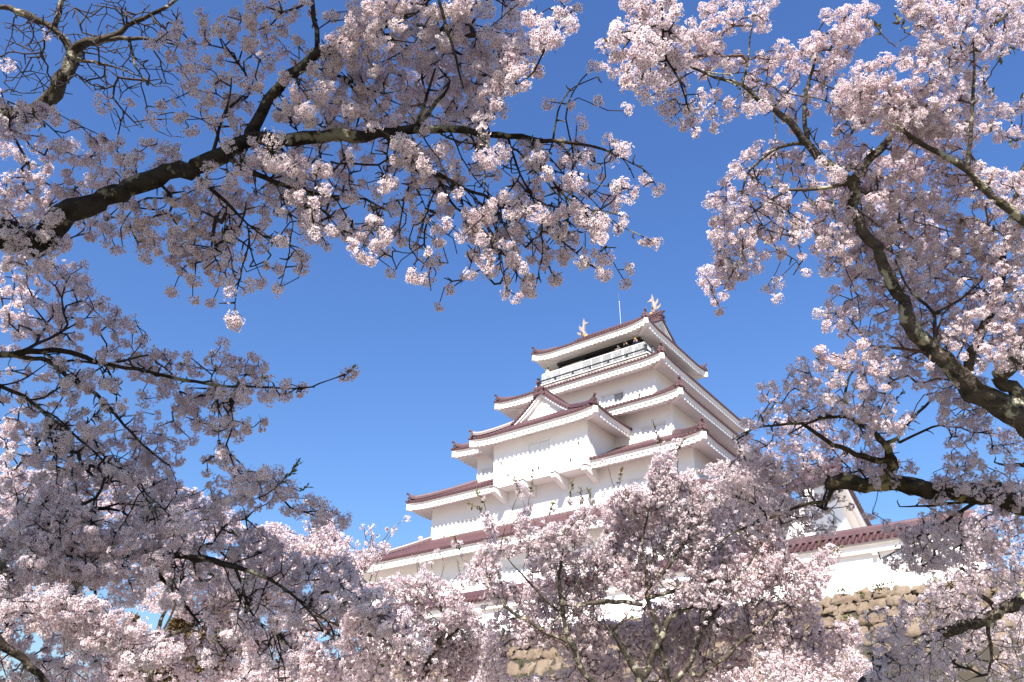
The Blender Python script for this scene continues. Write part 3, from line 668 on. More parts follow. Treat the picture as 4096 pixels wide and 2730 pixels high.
# ------------------------------------------------------------------ cherry trees
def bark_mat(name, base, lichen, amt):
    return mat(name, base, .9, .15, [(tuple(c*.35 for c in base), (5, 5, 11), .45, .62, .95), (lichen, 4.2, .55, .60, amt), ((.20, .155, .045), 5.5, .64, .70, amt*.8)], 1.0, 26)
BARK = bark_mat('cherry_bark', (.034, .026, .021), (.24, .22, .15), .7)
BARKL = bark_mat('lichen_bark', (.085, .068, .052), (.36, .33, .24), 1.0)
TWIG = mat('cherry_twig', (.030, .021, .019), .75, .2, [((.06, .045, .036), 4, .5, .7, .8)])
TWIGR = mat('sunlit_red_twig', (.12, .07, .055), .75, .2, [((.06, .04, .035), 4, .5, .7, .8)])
CUTWOOD = mat('sawn_wood', (.42, .34, .22), .8, .2, [((.2, .15, .1), 14, .5, .7, .8)])
LEAF = mat('young_olive_leaf', (.11, .13, .03), .6, .3, [((.16, .10, .035), 3, .45, .65, .9)])
def petal(name, c0, c1, cc, tr=.46):
    m = bpy.data.materials.new(name); m.use_nodes = True; n = m.node_tree.nodes; l = m.node_tree.links; n.clear()
    out = n.new('ShaderNodeOutputMaterial'); a = n.new('ShaderNodeAttribute'); a.attribute_name = 'flower'
    s = n.new('ShaderNodeSeparateColor'); l.new(a.outputs['Color'], s.inputs[0])
    x = n.new('ShaderNodeMix'); x.data_type = 'RGBA'; x.inputs[6].default_value = (*c0, 1); x.inputs[7].default_value = (*c1, 1); l.new(s.outputs[1], x.inputs[0])
    r = n.new('ShaderNodeMapRange'); r.inputs[1].default_value = .42; r.inputs[2].default_value = .72; l.new(s.outputs[0], r.inputs[0])
    y = n.new('ShaderNodeMix'); y.data_type = 'RGBA'; l.new(r.outputs[0], y.inputs[0]); l.new(x.outputs[2], y.inputs[6]); y.inputs[7].default_value = (*cc, 1)
    d = n.new('ShaderNodeBsdfDiffuse'); t = n.new('ShaderNodeBsdfTranslucent'); mx = n.new('ShaderNodeMixShader'); mx.inputs[0].default_value = tr
    l.new(y.outputs[2], d.inputs[0]); l.new(y.outputs[2], t.inputs[0]); l.new(d.outputs[0], mx.inputs[1]); l.new(t.outputs[0], mx.inputs[2]); l.new(mx.outputs[0], out.inputs[0]); return m
PETAL = petal('pale_pink_petals', (.92, .855, .85), (.89, .75, .76), (.20, .018, .045))

def fast_mesh(name, V, faces, attr=None, smooth=False):
    """faces: list of (array (n,k))"""
    me = bpy.data.meshes.new(name); V = np.asarray(V, np.float32); me.vertices.add(len(V)); me.vertices.foreach_set('co', V.ravel())
    li = np.concatenate([f.ravel() for f in faces]).astype(np.int32); ls = []; o = 0
    for f in faces:
        ls.append(o+np.arange(len(f))*f.shape[1]); o += f.size
    ls = np.concatenate(ls).astype(np.int32)
    me.loops.add(len(li)); me.loops.foreach_set('vertex_index', li); me.polygons.add(len(ls)); me.polygons.foreach_set('loop_start', ls)
    if smooth: me.polygons.foreach_set('use_smooth', np.ones(len(ls), bool))
    me.update(calc_edges=True)
    if attr is not None:
        a = me.attributes.new('flower', 'FLOAT_COLOR', 'POINT'); a.data.foreach_set('color', np.asarray(attr, np.float32).ravel())
    return me
def unit(a): return a/(np.linalg.norm(a, axis=-1, keepdims=True)+1e-12)
def flower_template(kind):
    if kind == 'full':
        V = [(0, 0, 0)]; Fq = []; c = [1]
        for k in range(5):
            a = 2*math.pi*k/5; i = len(V)
            for (r, da, z) in ((.62, -.50, .16), (1.0, 0, .30), (.62, .50, .16)): V.append((r*math.cos(a+da), r*math.sin(a+da), z)); c.append(0)
            Fq.append((0, i, i+1, i+2))
    else:
        V = [(0, 0, 0)]; c = [1]; Fq = []
        for k in range(5):
            a = 2*math.pi*k/5; V.append((math.cos(a), math.sin(a), .28)); c.append(0)
        Fq = [(0, 1+k, 1+(k+1) % 5) for k in range(5)]
    return np.array(V), np.array(Fq), np.array(c)
def blossoms(name, cen, rad, away, nfl, fr, parent, kind='full', pinkness=.4, hollow=.62):
    """pompoms of flowers: cen (N,3), rad (N,), away (N,3) the direction the umbel hangs"""
    N = len(cen)
    if N == 0: return None
    k = np.maximum(4, (nfl*(rad/rad.mean())**2*rng.uniform(.7, 1.25, N)).astype(int)); idx = np.repeat(np.arange(N), k); n = len(idx)
    d = unit(rng.normal(size=(n, 3))); aw = away[idx]; dp = (d*aw).sum(1)
    flip = (dp < -.35) & (rng.random(n) < .8); d[flip] -= 2*dp[flip, None]*aw[flip]
    squ = 1+.22*rng.normal(size=(N, 3)); p = cen[idx]+d*squ[idx]*rad[idx, None]*rng.uniform(hollow, 1.08, n)[:, None]
    nrm = unit(d+.42*rng.normal(size=(n, 3))); ref = unit(rng.normal(size=(n, 3))); x = unit(np.cross(nrm, ref)); y = np.cross(nrm, x)
    T, Fc, cc = flower_template(kind); s = fr*rng.uniform(.78, 1.15, n); cup = rng.uniform(.3, 1.9, n)
    m = len(T)
    V = p[:, None, :]+s[:, None, None]*(T[None, :, 0, None]*x[:, None, :]+T[None, :, 1, None]*y[:, None, :]+(T[None, :, 2]*cup[:, None])[..., None]*nrm[:, None, :])
    A = np.zeros((n, m, 4), np.float32); A[..., 3] = 1; A[..., 0] = cc[None]
    cl = rng.random(N)[idx]; A[..., 1] = np.clip(pinkness+.5*(cl-.5)+.25*rng.normal(size=n), 0, 1)[:, None]
    Fa = (Fc[None]+(np.arange(n)*m)[:, None, None]).reshape(-1, Fc.shape[1])
    return part(name, fast_mesh(name, V.reshape(-1, 3), [Fa], A.reshape(-1, 4)), parent, PETAL)
def pedicels(cen, rad, away, k, th):
    N = len(cen); idx = np.repeat(np.arange(N), k); n = len(idx)
    d = unit(unit(rng.normal(size=(n, 3)))+away[idx]*.6); a = cen[idx]-away[idx]*rad[idx, None]*.45; b = a+d*rad[idx, None]*1.25
    x = unit(np.cross(d, rng.normal(size=(n, 3))))*th
    return a-x, a+x, b+x, b-x
def leaves_mesh(P, D, size):
    """folded pointed leaves: P base (n,3), D direction"""
    n = len(P); x = unit(np.cross(D, rng.normal(size=(n, 3)))); nz = np.cross(D, x); s = size*rng.uniform(.6, 1.25, n)[:, None]
    mid, tip = P+D*s*.5, P+D*s; l, r = mid-x*s*.2+nz*s*.08, mid+x*s*.2+nz*s*.08
    V = np.stack([P, l, tip, r, mid], 1).reshape(-1, 3); b = (np.arange(n)*5)[:, None]
    return V, np.concatenate([b+np.array([[0, 4, 2, 1]]), b+np.array([[0, 3, 2, 4]])])

def vnoise(x, y, sc, seed):
    """smooth value noise 0..1"""
    g_ = np.random.default_rng(seed).random((64, 64)); x = np.asarray(x)/sc+17.3; y = np.asarray(y)/sc+9.1
    xi, yi = np.floor(x).astype(int), np.floor(y).astype(int); fx, fy = x-xi, y-yi; fx = fx*fx*(3-2*fx); fy = fy*fy*(3-2*fy)
    G = lambda a, b: g_[a % 64, b % 64]
    return (G(xi, yi)*(1-fx)+G(xi+1, yi)*fx)*(1-fy)+(G(xi, yi+1)*(1-fx)+G(xi+1, yi+1)*fx)*fy
def inpoly(x, y, pts):
    c = np.zeros(len(x), bool); n = len(pts)
    for i in range(n):
        (x0, y0), (x1, y1) = pts[i], pts[(i+1) % n]
        if y0 == y1: continue
        c ^= ((y0 > y) != (y1 > y)) & (x < (x1-x0)*(y-y0)/(y1-y0)+x0)
    return c
def area(pts):
    p = np.array(pts); q = np.roll(p, -1, 0); return abs((p[:, 0]*q[:, 1]-q[:, 0]*p[:, 1]).sum())/2
K_ = 4096/2353
def OV(*pts): return [(x*K_, y*K_) for x, y in pts]

class Tree:
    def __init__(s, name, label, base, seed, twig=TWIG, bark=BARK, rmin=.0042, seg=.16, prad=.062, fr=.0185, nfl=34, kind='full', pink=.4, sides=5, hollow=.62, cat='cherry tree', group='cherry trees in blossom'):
        s.o = thing(name, label, cat, base, 0, group); s.base = np.array(base, float); s.seed = seed
        s.P, s.par, s.rad, s.limb, s.T = [], [], [], [], []
        s.rmin, s.seg, s.prad, s.fr, s.nfl, s.kind, s.pink, s.sides, s.hollow = rmin, seg, prad, fr, nfl, kind, pink, sides, hollow
        s.mul = 2.1 if kind == 'full' else 3.8; s.bark, s.twig = bark, twig; s.tubes = []; s.att = []; s.lv = []; s.paths = []; s.stubs = []; s.r = np.random.default_rng(seed); s.pom = []; s.pom2 = []
    def add_limb(s, pts, world=False, join=True, wob=.35):
        """pts: (x, y, t, r) photo pixels + distance, or world (x,y,z,r)"""
        Q = np.array([[*(p[:3] if world else at(*p[:3])), p[3]] for p in pts], float)
        par = -1
        if s.P and join:
            d = np.linalg.norm(np.array(s.P)-Q[0, :3], axis=1); d[~np.array(s.limb)] = 1e9; par = int(np.argmin(d))
            if d[par] > .05: Q = np.vstack([[*s.P[par], Q[0, 3]*1.05], Q])
            else: Q[0, :3] = s.P[par]
        # catmull-rom
        E_ = np.vstack([2*Q[0]-Q[1], Q, 2*Q[-1]-Q[-2]]); out = []
        for i in range(1, len(E_)-2):
            L = np.linalg.norm(E_[i+1, :3]-E_[i, :3]); n = max(2, int(L/(s.seg*.5)))
            for k in range(n):
                t = k/n; a, b, c, d_ = E_[i-1], E_[i], E_[i+1], E_[i+2]
                out.append(.5*(2*b+(c-a)*t+(2*a-5*b+4*c-d_)*t*t+(3*b-a-3*c+d_)*t**3))
        out.append(Q[-1]); out = np.array(out); out[:, 3] = np.maximum(out[:, 3], s.rmin)
        n = len(out); ph = s.r.uniform(0, 6.3, 6); tt = np.arange(n)
        wv = np.stack([np.sin(tt*.9+ph[0])+.7*np.sin(tt*2.1+ph[1]), np.sin(tt*.8+ph[2])+.7*np.sin(tt*1.9+ph[3]), np.sin(tt*1.1+ph[4])+.7*np.sin(tt*2.3+ph[5])], 1)
        out[1:, :3] += wv[1:]*np.minimum(out[1:, 3:4]*wob, .02)
        s.tubes.append(out); tg = unit(np.gradient(out[:, :3], axis=0)); base = len(s.P)
        for i in range(n):
            if i == 0 and par >= 0: continue
            s.P.append(out[i, :3]); s.rad.append(out[i, 3]); s.limb.append(True); s.T.append(tg[i]); s.par.append(par if (i == 0 or (i == 1 and par >= 0)) else len(s.P)-2)
        return s
    def fill(s, pts, dens, t0, t1, clump=170, contrast=1.7, holes=()):
        rp = s.prad*F/((t0+t1)/2); n = int(dens*s.mul*area(pts)/(math.pi*rp*rp)); xs = [p[0] for p in pts]; ys = [p[1] for p in pts]
        tot = dens*s.mul; lay = max(1, int(math.ceil(tot))); X, Y = [], []
        for _ in range(lay):
            c = tot/lay; nl = max(1, n//lay); dm = rp*1.25/math.sqrt(max(c, .2)); cell = {}; got = 0
            m = nl*9+60; x = s.r.uniform(min(xs), max(xs), m); y = s.r.uniform(min(ys), max(ys), m); ok = inpoly(x, y, pts)
            for h in holes: ok &= ~inpoly(x, y, h)
            x, y = x[ok], y[ok]; nz = .6*vnoise(x, y, clump, s.seed+5)+.4*vnoise(x, y, clump*.45, s.seed+6)
            acc = s.r.random(len(x)) < np.clip(.5+contrast*(nz-.5), .02, 1)
            for a, b in zip(x[acc], y[acc]):
                i, j = int(a//dm), int(b//dm)
                if any((a-p)**2+(b-q)**2 < dm*dm for di in (-1, 0, 1) for dj in (-1, 0, 1) for p, q in cell.get((i+di, j+dj), ())): continue
                cell.setdefault((i, j), []).append((a, b)); X.append(a); Y.append(b); got += 1
                if got >= nl: break
        x, y = np.array(X), np.array(Y)
        tn = vnoise(x, y, clump*2.2, s.seed+8); t = t0+(t1-t0)*np.clip(.5+1.5*(tn-.5)+.13*s.r.normal(size=len(x)), 0, 1)
        for a, b, c in zip(x, y, t): s.att.append((at(a, b, c), True))
        return s
    def spots(s, L, t):
        for x, y in L: s.att.append((at(x, y, t+s.r.normal()*.12), True))
        return s
    def bare(s, pts, n, t0, t1):
        xs = [p[0] for p in pts]; ys = [p[1] for p in pts]; x = s.r.uniform(min(xs), max(xs), n*6); y = s.r.uniform(min(ys), max(ys), n*6); ok = inpoly(x, y, pts); x, y = x[ok][:n], y[ok][:n]
        for a, b in zip(x, y): s.att.append((at(a, b, s.r.uniform(t0, t1)), False))
        return s
    def droop(s, n, x0, x1, y0, y1, ln, up=False, r=.0065, toward=0.):
        """thin drooping twigs from limb nodes seen inside a window of the picture"""
        P = np.array(s.P); d = P-EYE; fw = d @ FWD; px = 2048+F*(d @ RGT)/fw; py = 1365-F*(d @ UPV)/fw
        ok = np.nonzero(np.array(s.limb) & (np.array(s.rad) < .06) & (px > x0) & (px < x1) & (py > y0) & (py < y1))[0]
        for i in s.r.choice(ok, n):
            L = s.r.uniform(*ln)*fw[i]/F; a = s.r.uniform(-1, 1) if up else s.r.uniform(-.15, .9); q = P[i]; v = unit(RGT*a+UPV*(.8 if up else -.35)+FWD*(s.r.normal()*.35-toward)); st = L/7; pts = [(*q, r)]
            for k in range(7):
                v = unit(v+np.array([0, 0, .08 if up else -.11])+s.r.normal(size=3)*.16); q = q+v*st; pts.append((*q, r*(.95-.45*k/7)))
                if k > 1 and s.r.random() < .40: s.att.append((q+s.r.normal(size=3)*s.prad*.9, True))
            s.att.append((q+v*.03, True)); s.add_limb(pts, world=True)
        return s
    def shoot(s, pts, t, leaves=14, size=.045, flowers=0):
        """upright leafy shoot along photo pixels"""
        Q = np.array([at(x, y, t) for x, y in pts]); s.paths.append((Q, leaves, size, flowers)); s.att.append((Q[0], False)); return s
    def grow(s):
        P = np.array(s.P); nl = len(P); cap = nl+len(s.att)*14+2000; PP = np.zeros((cap, 3)); PP[:nl] = P; TT = np.zeros((cap, 3)); TT[:nl] = np.array(s.T)
        A = np.array([a for a, _ in s.att]); flags = [b for _, b in s.att]; n = nl
        d0 = np.full(len(A), 1e9)
        for i in range(0, nl, 400): d0 = np.minimum(d0, np.linalg.norm(A[:, None]-P[None, i:i+400], axis=2).min(1))
        for i in np.argsort(d0+s.r.random(len(d0))*.1):
            a = A[i]; df = a-PP[:n]; ds = np.sqrt((df*df).sum(1)); cs = (df*TT[:n]).sum(1)/(ds+1e-9); cost = ds*(1+.45*(1-cs)); j = int(np.argmin(cost)); dist = ds[j]
            if dist < 1e-4: continue
            c = PP[j]+(TT[j]*.45*dist if j >= 0 else 0); k = max(1, min(14, int(math.ceil(dist/s.seg)))); prev = j; jit = s.r.normal(size=3)*dist*.07+np.array([0, 0, .05*dist])
            q0 = PP[j]
            if n+k >= cap: break
            for m in range(1, k+1):
                t = m/k; q = q0*(1-t)**2+2*t*(1-t)*(c+jit)+a*t*t
                if m < k: q = q+s.r.normal(size=3)*s.seg*.055
                PP[n] = q; TT[n] = unit(q-PP[prev]); s.par.append(prev); s.limb.append(False); s.rad.append(s.rmin); prev = n; n += 1
            if flags[i]: (s.pom if flags[i] != 2 else s.pom2).append((a, TT[n-1].copy()))
        s.P = PP[:n]; par = np.array(s.par); rad = np.array(s.rad); limb = np.array(s.limb)
        acc = np.zeros(n); ch = np.zeros(n, bool)
        for i in range(n-1, -1, -1):
            if limb[i]: continue
            a = acc[i] if ch[i] else s.rmin**2.6
            rad[i] = min(max(a**(1/2.6), s.rmin), .022); p = par[i]
            if p >= 0: acc[p] += a; ch[p] = True
        s.rad = rad; s.par = par; s.limb = limb; return s
    def build(s, stems=5, leafn=0, pomname='blossoms'):
        o, b0 = s.o, s.base
        tr = MB()
        for tb in s.tubes:
            n = 16 if tb[:, 3].max() > .03 else 8; k0 = len(tr.v); tr.tube(tb[:, :3]-b0, tb[:, 3], n)
            if tb[:, 3].max() > .03:               # lumpy bark
                vv = np.array(tr.v[k0:]); ax = np.repeat(tb[:, :3]-b0, n, axis=0); off = vv-ax; h = 1+.10*np.sin(vv[:, 0]*37+vv[:, 2]*21)*np.sin(vv[:, 1]*31-vv[:, 2]*17)+.085*s.r.normal(size=len(vv)); tr.v[k0:] = [tuple(p) for p in ax+off*h[:, None]]
            if s.kind == 'full':                   # short spurs and knots on the limbs
                for q in range(int(len(tb)*.55)):
                    i = int(s.r.integers(1, len(tb))); dd = unit(s.r.normal(size=3)); L_ = s.r.uniform(.03, .10)+tb[i, 3]; p0 = tb[i, :3]-b0
                    tr.tube([p0, p0+dd*L_*.6, p0+dd*L_+s.r.normal(size=3)*.015], [.009, .006, .004], 5)
        tr.build('trunk', s.bark, o, smooth=True)
        # twigs
        idx = np.nonzero(~s.limb)[0]; quads = []; V = []
        A, B = s.P[s.par[idx]], s.P[idx]; ra, rb = np.where(s.limb[s.par[idx]], s.rad[idx], s.rad[s.par[idx]]), s.rad[idx]; d = unit(B-A)
        x = unit(np.cross(d, np.array([.31, .52, .79]))); y = np.cross(d, x); n = s.sides; ang = 2*np.pi*np.arange(n)/n
        cs = np.cos(ang)[None, :, None]*x[:, None]+np.sin(ang)[None, :, None]*y[:, None]
        V.append(np.concatenate([(A-d*rb[:, None]*.3)[:, None]+cs*ra[:, None, None], (B+d*rb[:, None]*.3)[:, None]+cs*rb[:, None, None]], 1).reshape(-1, 3)); m = len(idx)
        k = np.arange(n); base = (np.arange(m)*2*n)[:, None]; quads = [np.stack([base+k, base+(k+1) % n, base+n+(k+1) % n, base+n+k], -1).reshape(-1, 4)]
        nv = len(V[0])
        lP, lD = [], []
        for (Q, L, size, fl) in s.paths:
            E_ = np.vstack([2*Q[0]-Q[1], Q, 2*Q[-1]-Q[-2]]); out = []
            for i in range(1, len(E_)-2):
                for q in range(8):
                    t = q/8; a, b, c, d_ = E_[i-1:i+3]; out.append(.5*(2*b+(c-a)*t+(2*a-5*b+4*c-d_)*t*t+(3*b-a-3*c+d_)*t**3))
            out.append(Q[-1]); out = np.array(out)+s.r.normal(size=(len(out), 3))*size*.10; mb = MB(); mb.tube(out, np.linspace(s.rmin*1.6, s.rmin*.8, len(out)), 5)
            f4 = np.array([f for f in mb.f if len(f) == 4]); V.append(np.array(mb.v)); quads.append(f4+nv); nv += len(mb.v)
            for q in range(L):
                i = int(len(out)*(1-.62*(q/L)**1.1))-1; tdir = unit(out[min(i+1, len(out)-1)]-out[max(i-1, 0)])
                for e in range(2): lP.append(out[i]); lD.append(unit(tdir*.8+s.r.normal(size=3)*.55))
            for q in range(fl): i = int(s.r.uniform(.0, .75)*len(out)); s.pom.append((out[i]+s.r.normal(size=3)*s.prad*.5, unit(s.r.normal(size=3))))
        C_ = np.array([p for p, _ in s.pom]) if s.pom else np.zeros((0, 3)); W_ = np.array([t for _, t in s.pom]) if s.pom else np.zeros((0, 3))
        R_ = s.prad*s.r.uniform(.72, 1.22, len(C_))
        if len(C_):
            W_ = unit(W_*.7+np.array([0, 0, -.40])+.5*s.r.normal(size=W_.shape)); C2 = C_+W_*R_[:, None]*.5
            if stems:
                q = pedicels(C2, R_, W_, stems, s.fr*(.085 if s.kind == 'full' else .10)); V.append(np.stack(q, 1).reshape(-1, 3)); k4 = len(q[0]); quads.append(nv+np.arange(k4*4).reshape(-1, 4)); nv += k4*4
        part('branches', fast_mesh('branches', np.concatenate(V)-b0, quads), o, s.twig)
        if len(C_):
            bl = blossoms(pomname, C2-b0, R_, W_, s.nfl, s.fr, o, s.kind, s.pink, s.hollow)
            if s.pom2:
                C3 = np.array([p for p, _ in s.pom2]); blossoms(pomname, C3-b0, s.prad*1.9*s.r.uniform(.8, 1.2, len(C3)), unit(s.r.normal(size=C3.shape)), 44, s.fr*2.0, o, s.kind, s.pink, .3)  # oversized clumps out of view, enlarged to block more sun
            if leafn:
                sel = s.r.choice(len(C_), min(len(C_), leafn)); 
                for i in sel:
                    for e in range(3): lP.append(C_[i]); lD.append(unit(s.r.normal(size=3)+np.array([0, 0, .4])))
        if lP:
            LV, LF = leaves_mesh(np.array(lP)-b0, np.array(lD), s.paths[0][2] if s.paths else s.fr*2.2); part('young_leaves', fast_mesh('young_leaves', LV, [LF]), o, LEAF)
        return o
def shade_canopy(tree, polys, t, n, smin, smax, zmax=13):
    """unseen crown blossom above the frame, added up-sun to shade what is seen"""
    r = tree.r; tot = sum(area(p) for p in polys); got = []
    for p in polys:
        m = int(n*area(p)/tot); xs = [q[0] for q in p]; ys = [q[1] for q in p]; c = 0; tries = 0
        while c < m and tries < 60:
            tries += 1; x = r.uniform(min(xs), max(xs), 400); y = r.uniform(min(ys), max(ys), 400); ok = inpoly(x, y, p)
            for a, b in zip(x[ok], y[ok]):
                q = at(a, b, t+r.normal()*.3)+sun_to*r.uniform(smin, smax); d = q-EYE; fw = d @ FWD
                if fw > .05:
                    px, py = 2048+F*(d @ RGT)/fw, 1365-F*(d @ UPV)/fw
                    if -260 < px < 4350 and -260 < py < 2990: continue
                if q[2] > zmax or q[2] < 3.2 or np.linalg.norm(d) < 1.3: continue
                got.append(q); c += 1
                if c >= m: break
    return np.array(got)
# ---- tree 1: thick lichen limb arching in from the left, unseen crown overhead shaped to shade it
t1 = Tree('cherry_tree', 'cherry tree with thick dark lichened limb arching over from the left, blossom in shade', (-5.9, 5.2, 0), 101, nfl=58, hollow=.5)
t1.add_limb([(-5.9, 5.2, -.2, .30), (-5.75, 5.3, 2.2, .24), (-5.6, 5.5, 4.4, .21), (-5.3, 5.72, 5.55, .19)], world=True)
tq = 6.6
t1.add_limb([(-330, 985, tq, .14), (60, 950, tq, .105), (172, 968, tq, .098), (255, 861, tq, .088), (383, 806, tq, .08), (574, 733, tq, .074), (797, 657, tq, .067), (925, 606, tq, .062), (990, 560, tq, .056)])
t1.add_limb([(982, 565, tq, .062), (1014, 523, tq, .05), (1046, 446, tq, .044), (1097, 370, tq, .042), (1167, 300, tq, .04), (1269, 217, tq, .036), (1390, 153, tq, .033), (1480, 128, tq, .031), (1567, 87, tq, .028), (1741, -17, tq, .024), (1950, -160, tq, .02)])
t1.add_limb([(985, 562, tq, .06), (1084, 567, tq, .05), (1212, 548, tq, .05), (1408, 545, tq, .047), (1555, 536, tq, .042), (1670, 512, tq, .036), (1874, 529, tq, .027), (2033, 542, tq, .023), (2129, 561, tq, .019), (2257, 567, tq, .015), (2416, 599, tq, .009), (2499, 644, tq, .005), (2537, 714, tq, .0042)])
t1.add_limb([(1510, 552, tq, .024), (1619, 619, tq, .022), (1746, 695, tq, .019), (1861, 759, tq, .014), (1976, 797, tq, .011), (2065, 880, tq, .008), (2129, 957, tq, .004)])
t1.add_limb([(1746, 695, tq, .014), (1829, 835, tq, .010), (1938, 893, tq, .008), (1960, 960, tq, .004)])
t1.add_limb([(900, 640, tq, .028), (1046, 708, tq, .022), (1148, 746, tq, .019), (1275, 778, tq, .014), (1397, 791, tq, .009), (1459, 797, tq, .008), (1555, 848, tq, .004)])
t1.add_limb([(784, 690, tq, .022), (829, 746, tq, .018), (906, 816, tq, .014), (989, 893, tq, .008), (1084, 969, tq, .004)])
t1.add_limb([(855, 640, tq, .016), (880, 510, tq, .012), (918, 395, tq, .008)])
t1.add_limb([(1269, 215, tq, .022), (1262, 120, tq, .02), (1256, 64, tq, .019), (1250, -30, tq, .016)])
t1.add_limb([(1740, -60, 6, .013), (1785, 115, 6, .012), (1823, 230, 6, .010), (1855, 357, 6.1, .007)], join=True)
t1.add_limb([(1663, 512, tq, .018), (1708, 383, tq, .013), (1740, 274, tq, .008)]).add_limb([(1680, 512, tq, .02), (1772, 383, tq, .014), (1800, 320, tq, .008)])
t1.add_limb([(1920, 530, tq, .014), (1976, 459, tq, .011), (2010, 420, tq, .006)]).add_limb([(2210, 565, tq, .010), (2231, 446, tq, .007), (2263, 383, tq, .006), (2308, 344, tq, .005), (2391, 306, tq, .004)])
t1.add_limb([(2050, 545, tq, .012), (2080, 700, tq, .009), (2150, 830, tq, .007), (2215, 960, tq, .004)]).add_limb([(2110, 556, tq, .012), (2180, 680, tq, .010), (2290, 820, tq, .007), (2400, 900, tq, .004)])
# overhead limbs, out of the picture
t1.add_limb([(-5.35, 5.68, 5.5, .15), (-4.8, 4.6, 8.2, .11), (-3.2, 3.4, 9.6, .08), (-1.2, 2.6, 10.2, .06), (1.2, 2.7, 10.4, .04)], world=True)
t1.add_limb([(-4.6, 4.4, 8.4, .08), (-4.4, 2.2, 9.4, .06), (-3.4, .2, 9.8, .04), (-2.6, -1.6, 9.6, .02)], world=True)
t1.add_limb([(.4, 2.65, 10.3, .05), (1.3, 3.6, 9.4, .03), (*at(2640, -300, 5.6), .02), (*at(2647, 0, 5.6), .013), (*at(2649, 128, 5.6), .011), (*at(2665, 242, 5.6), .009), (*at(2719, 319, 5.6), .007), (*at(2757, 446, 5.6), .004)], world=True)
t1.mul = 1.75
t1.fill(OV((640, 0), (880, 0), (850, 75), (700, 150), (640, 190), (600, 250), (560, 330), (500, 300), (400, 290), (400, 150), (340, 90), (420, 60), (540, 30)), .62, 6.6, 7.7, contrast=2.1)
t1.fill(OV((860, 0), (1250, 0), (1180, 70), (1240, 100), (1240, 180), (1180, 200), (1110, 290), (900, 300), (760, 300), (640, 260), (700, 150)), 1.15, 6.2, 7.8)
t1.fill(OV((900, 60), (1190, 30), (1200, 120), (1100, 270), (950, 250)), .5, 6.4, 7.9)
t1.fill(OV((1180, 0), (1340, 0), (1300, 60), (1340, 90), (1240, 100)), 1.2, 5.6, 6.6)
t1.fill(OV((0, 240), (120, 250), (180, 300), (280, 330), (400, 330), (440, 370), (330, 420), (240, 440), (100, 500), (0, 520)), 1.0, 6.8, 8.1, contrast=2.1)
t1.fill(OV((500, 340), (600, 320), (620, 420), (560, 400), (500, 380)), .5, 6.8, 7.7)
t1.fill(OV((0, 500), (100, 560), (180, 480), (340, 450), (540, 420), (570, 480), (540, 560), (480, 600), (330, 610), (190, 530), (100, 580), (0, 600)), .95, 6.8, 7.9, contrast=2.1)
t1.fill(OV((560, 350), (800, 320), (1100, 310), (1430, 330), (1400, 480), (1300, 560), (1180, 600), (1000, 620), (880, 560), (780, 560), (700, 600), (560, 640), (420, 640), (400, 560), (560, 500)), .40, 6.7, 7.9, contrast=2.1)
t1.fill(OV((640, 400), (720, 360), (800, 430), (760, 520), (680, 520), (600, 470)), .5, 6.8, 7.7)
t1.fill(OV((1390, 80), (1440, 60), (1440, 0), (1560, 0), (1560, 80), (1590, 140), (1620, 250), (1600, 300), (1550, 270), (1500, 220), (1430, 210)), 1.35, 5.2, 6.0)
t1.fill(OV((0, 480), (130, 500), (150, 560), (60, 620), (0, 620)), .9, 6.1, 6.5)
t1.spots(OV((905, 625), (1010, 598), (985, 632), (1040, 660), (1010, 697), (1065, 643), (1115, 622), (1205, 645), (1345, 570), (1225, 590), (1180, 600), (1225, 550), (400, 663), (443, 682), (490, 690), (523, 645), (558, 663), (645, 660), (695, 612), (600, 637), (630, 617), (450, 605), (680, 577), (795, 535), (885, 570), (920, 550), (1380, 520), (1290, 530), (1430, 440), (1415, 340), (1430, 255), (1375, 245), (1325, 290), (1355, 350), (1305, 240), (1270, 235), (1360, 160), (1385, 160), (1200, 560), (1090, 600), (880, 530), (985, 590), (1320, 500), (1350, 490), (1400, 450), (1405, 465), (240, 240), (293, 243), (360, 95), (410, 70), (465, 40), (380, 235), (365, 265)), 7)
t1.bare(OV((600, 340), (1440, 340), (1450, 440), (1240, 640), (1000, 700), (800, 560), (420, 660)), 260, 6.6, 7.4)
t1.mul = 1.8
cn = np.concatenate([shade_canopy(t1, [OV((0, 0), (1250, 0), (1430, 330), (1200, 600), (560, 640), (0, 600))], 7.2, 1500, 1.5, 8), shade_canopy(t1, [OV((0, 600), (500, 850), (740, 900), (820, 1250), (960, 1500), (600, 1568), (0, 1568))], 7.4, 560, 1.5, 8)])
for q in cn: t1.att.append((q, 2))  # unseen clumps added to shade this tree and the lower left one
t1.droop(60, 900, 2420, 480, 900, (160, 460)).droop(16, 850, 1700, 60, 560, (120, 260)).grow().build(leafn=90)

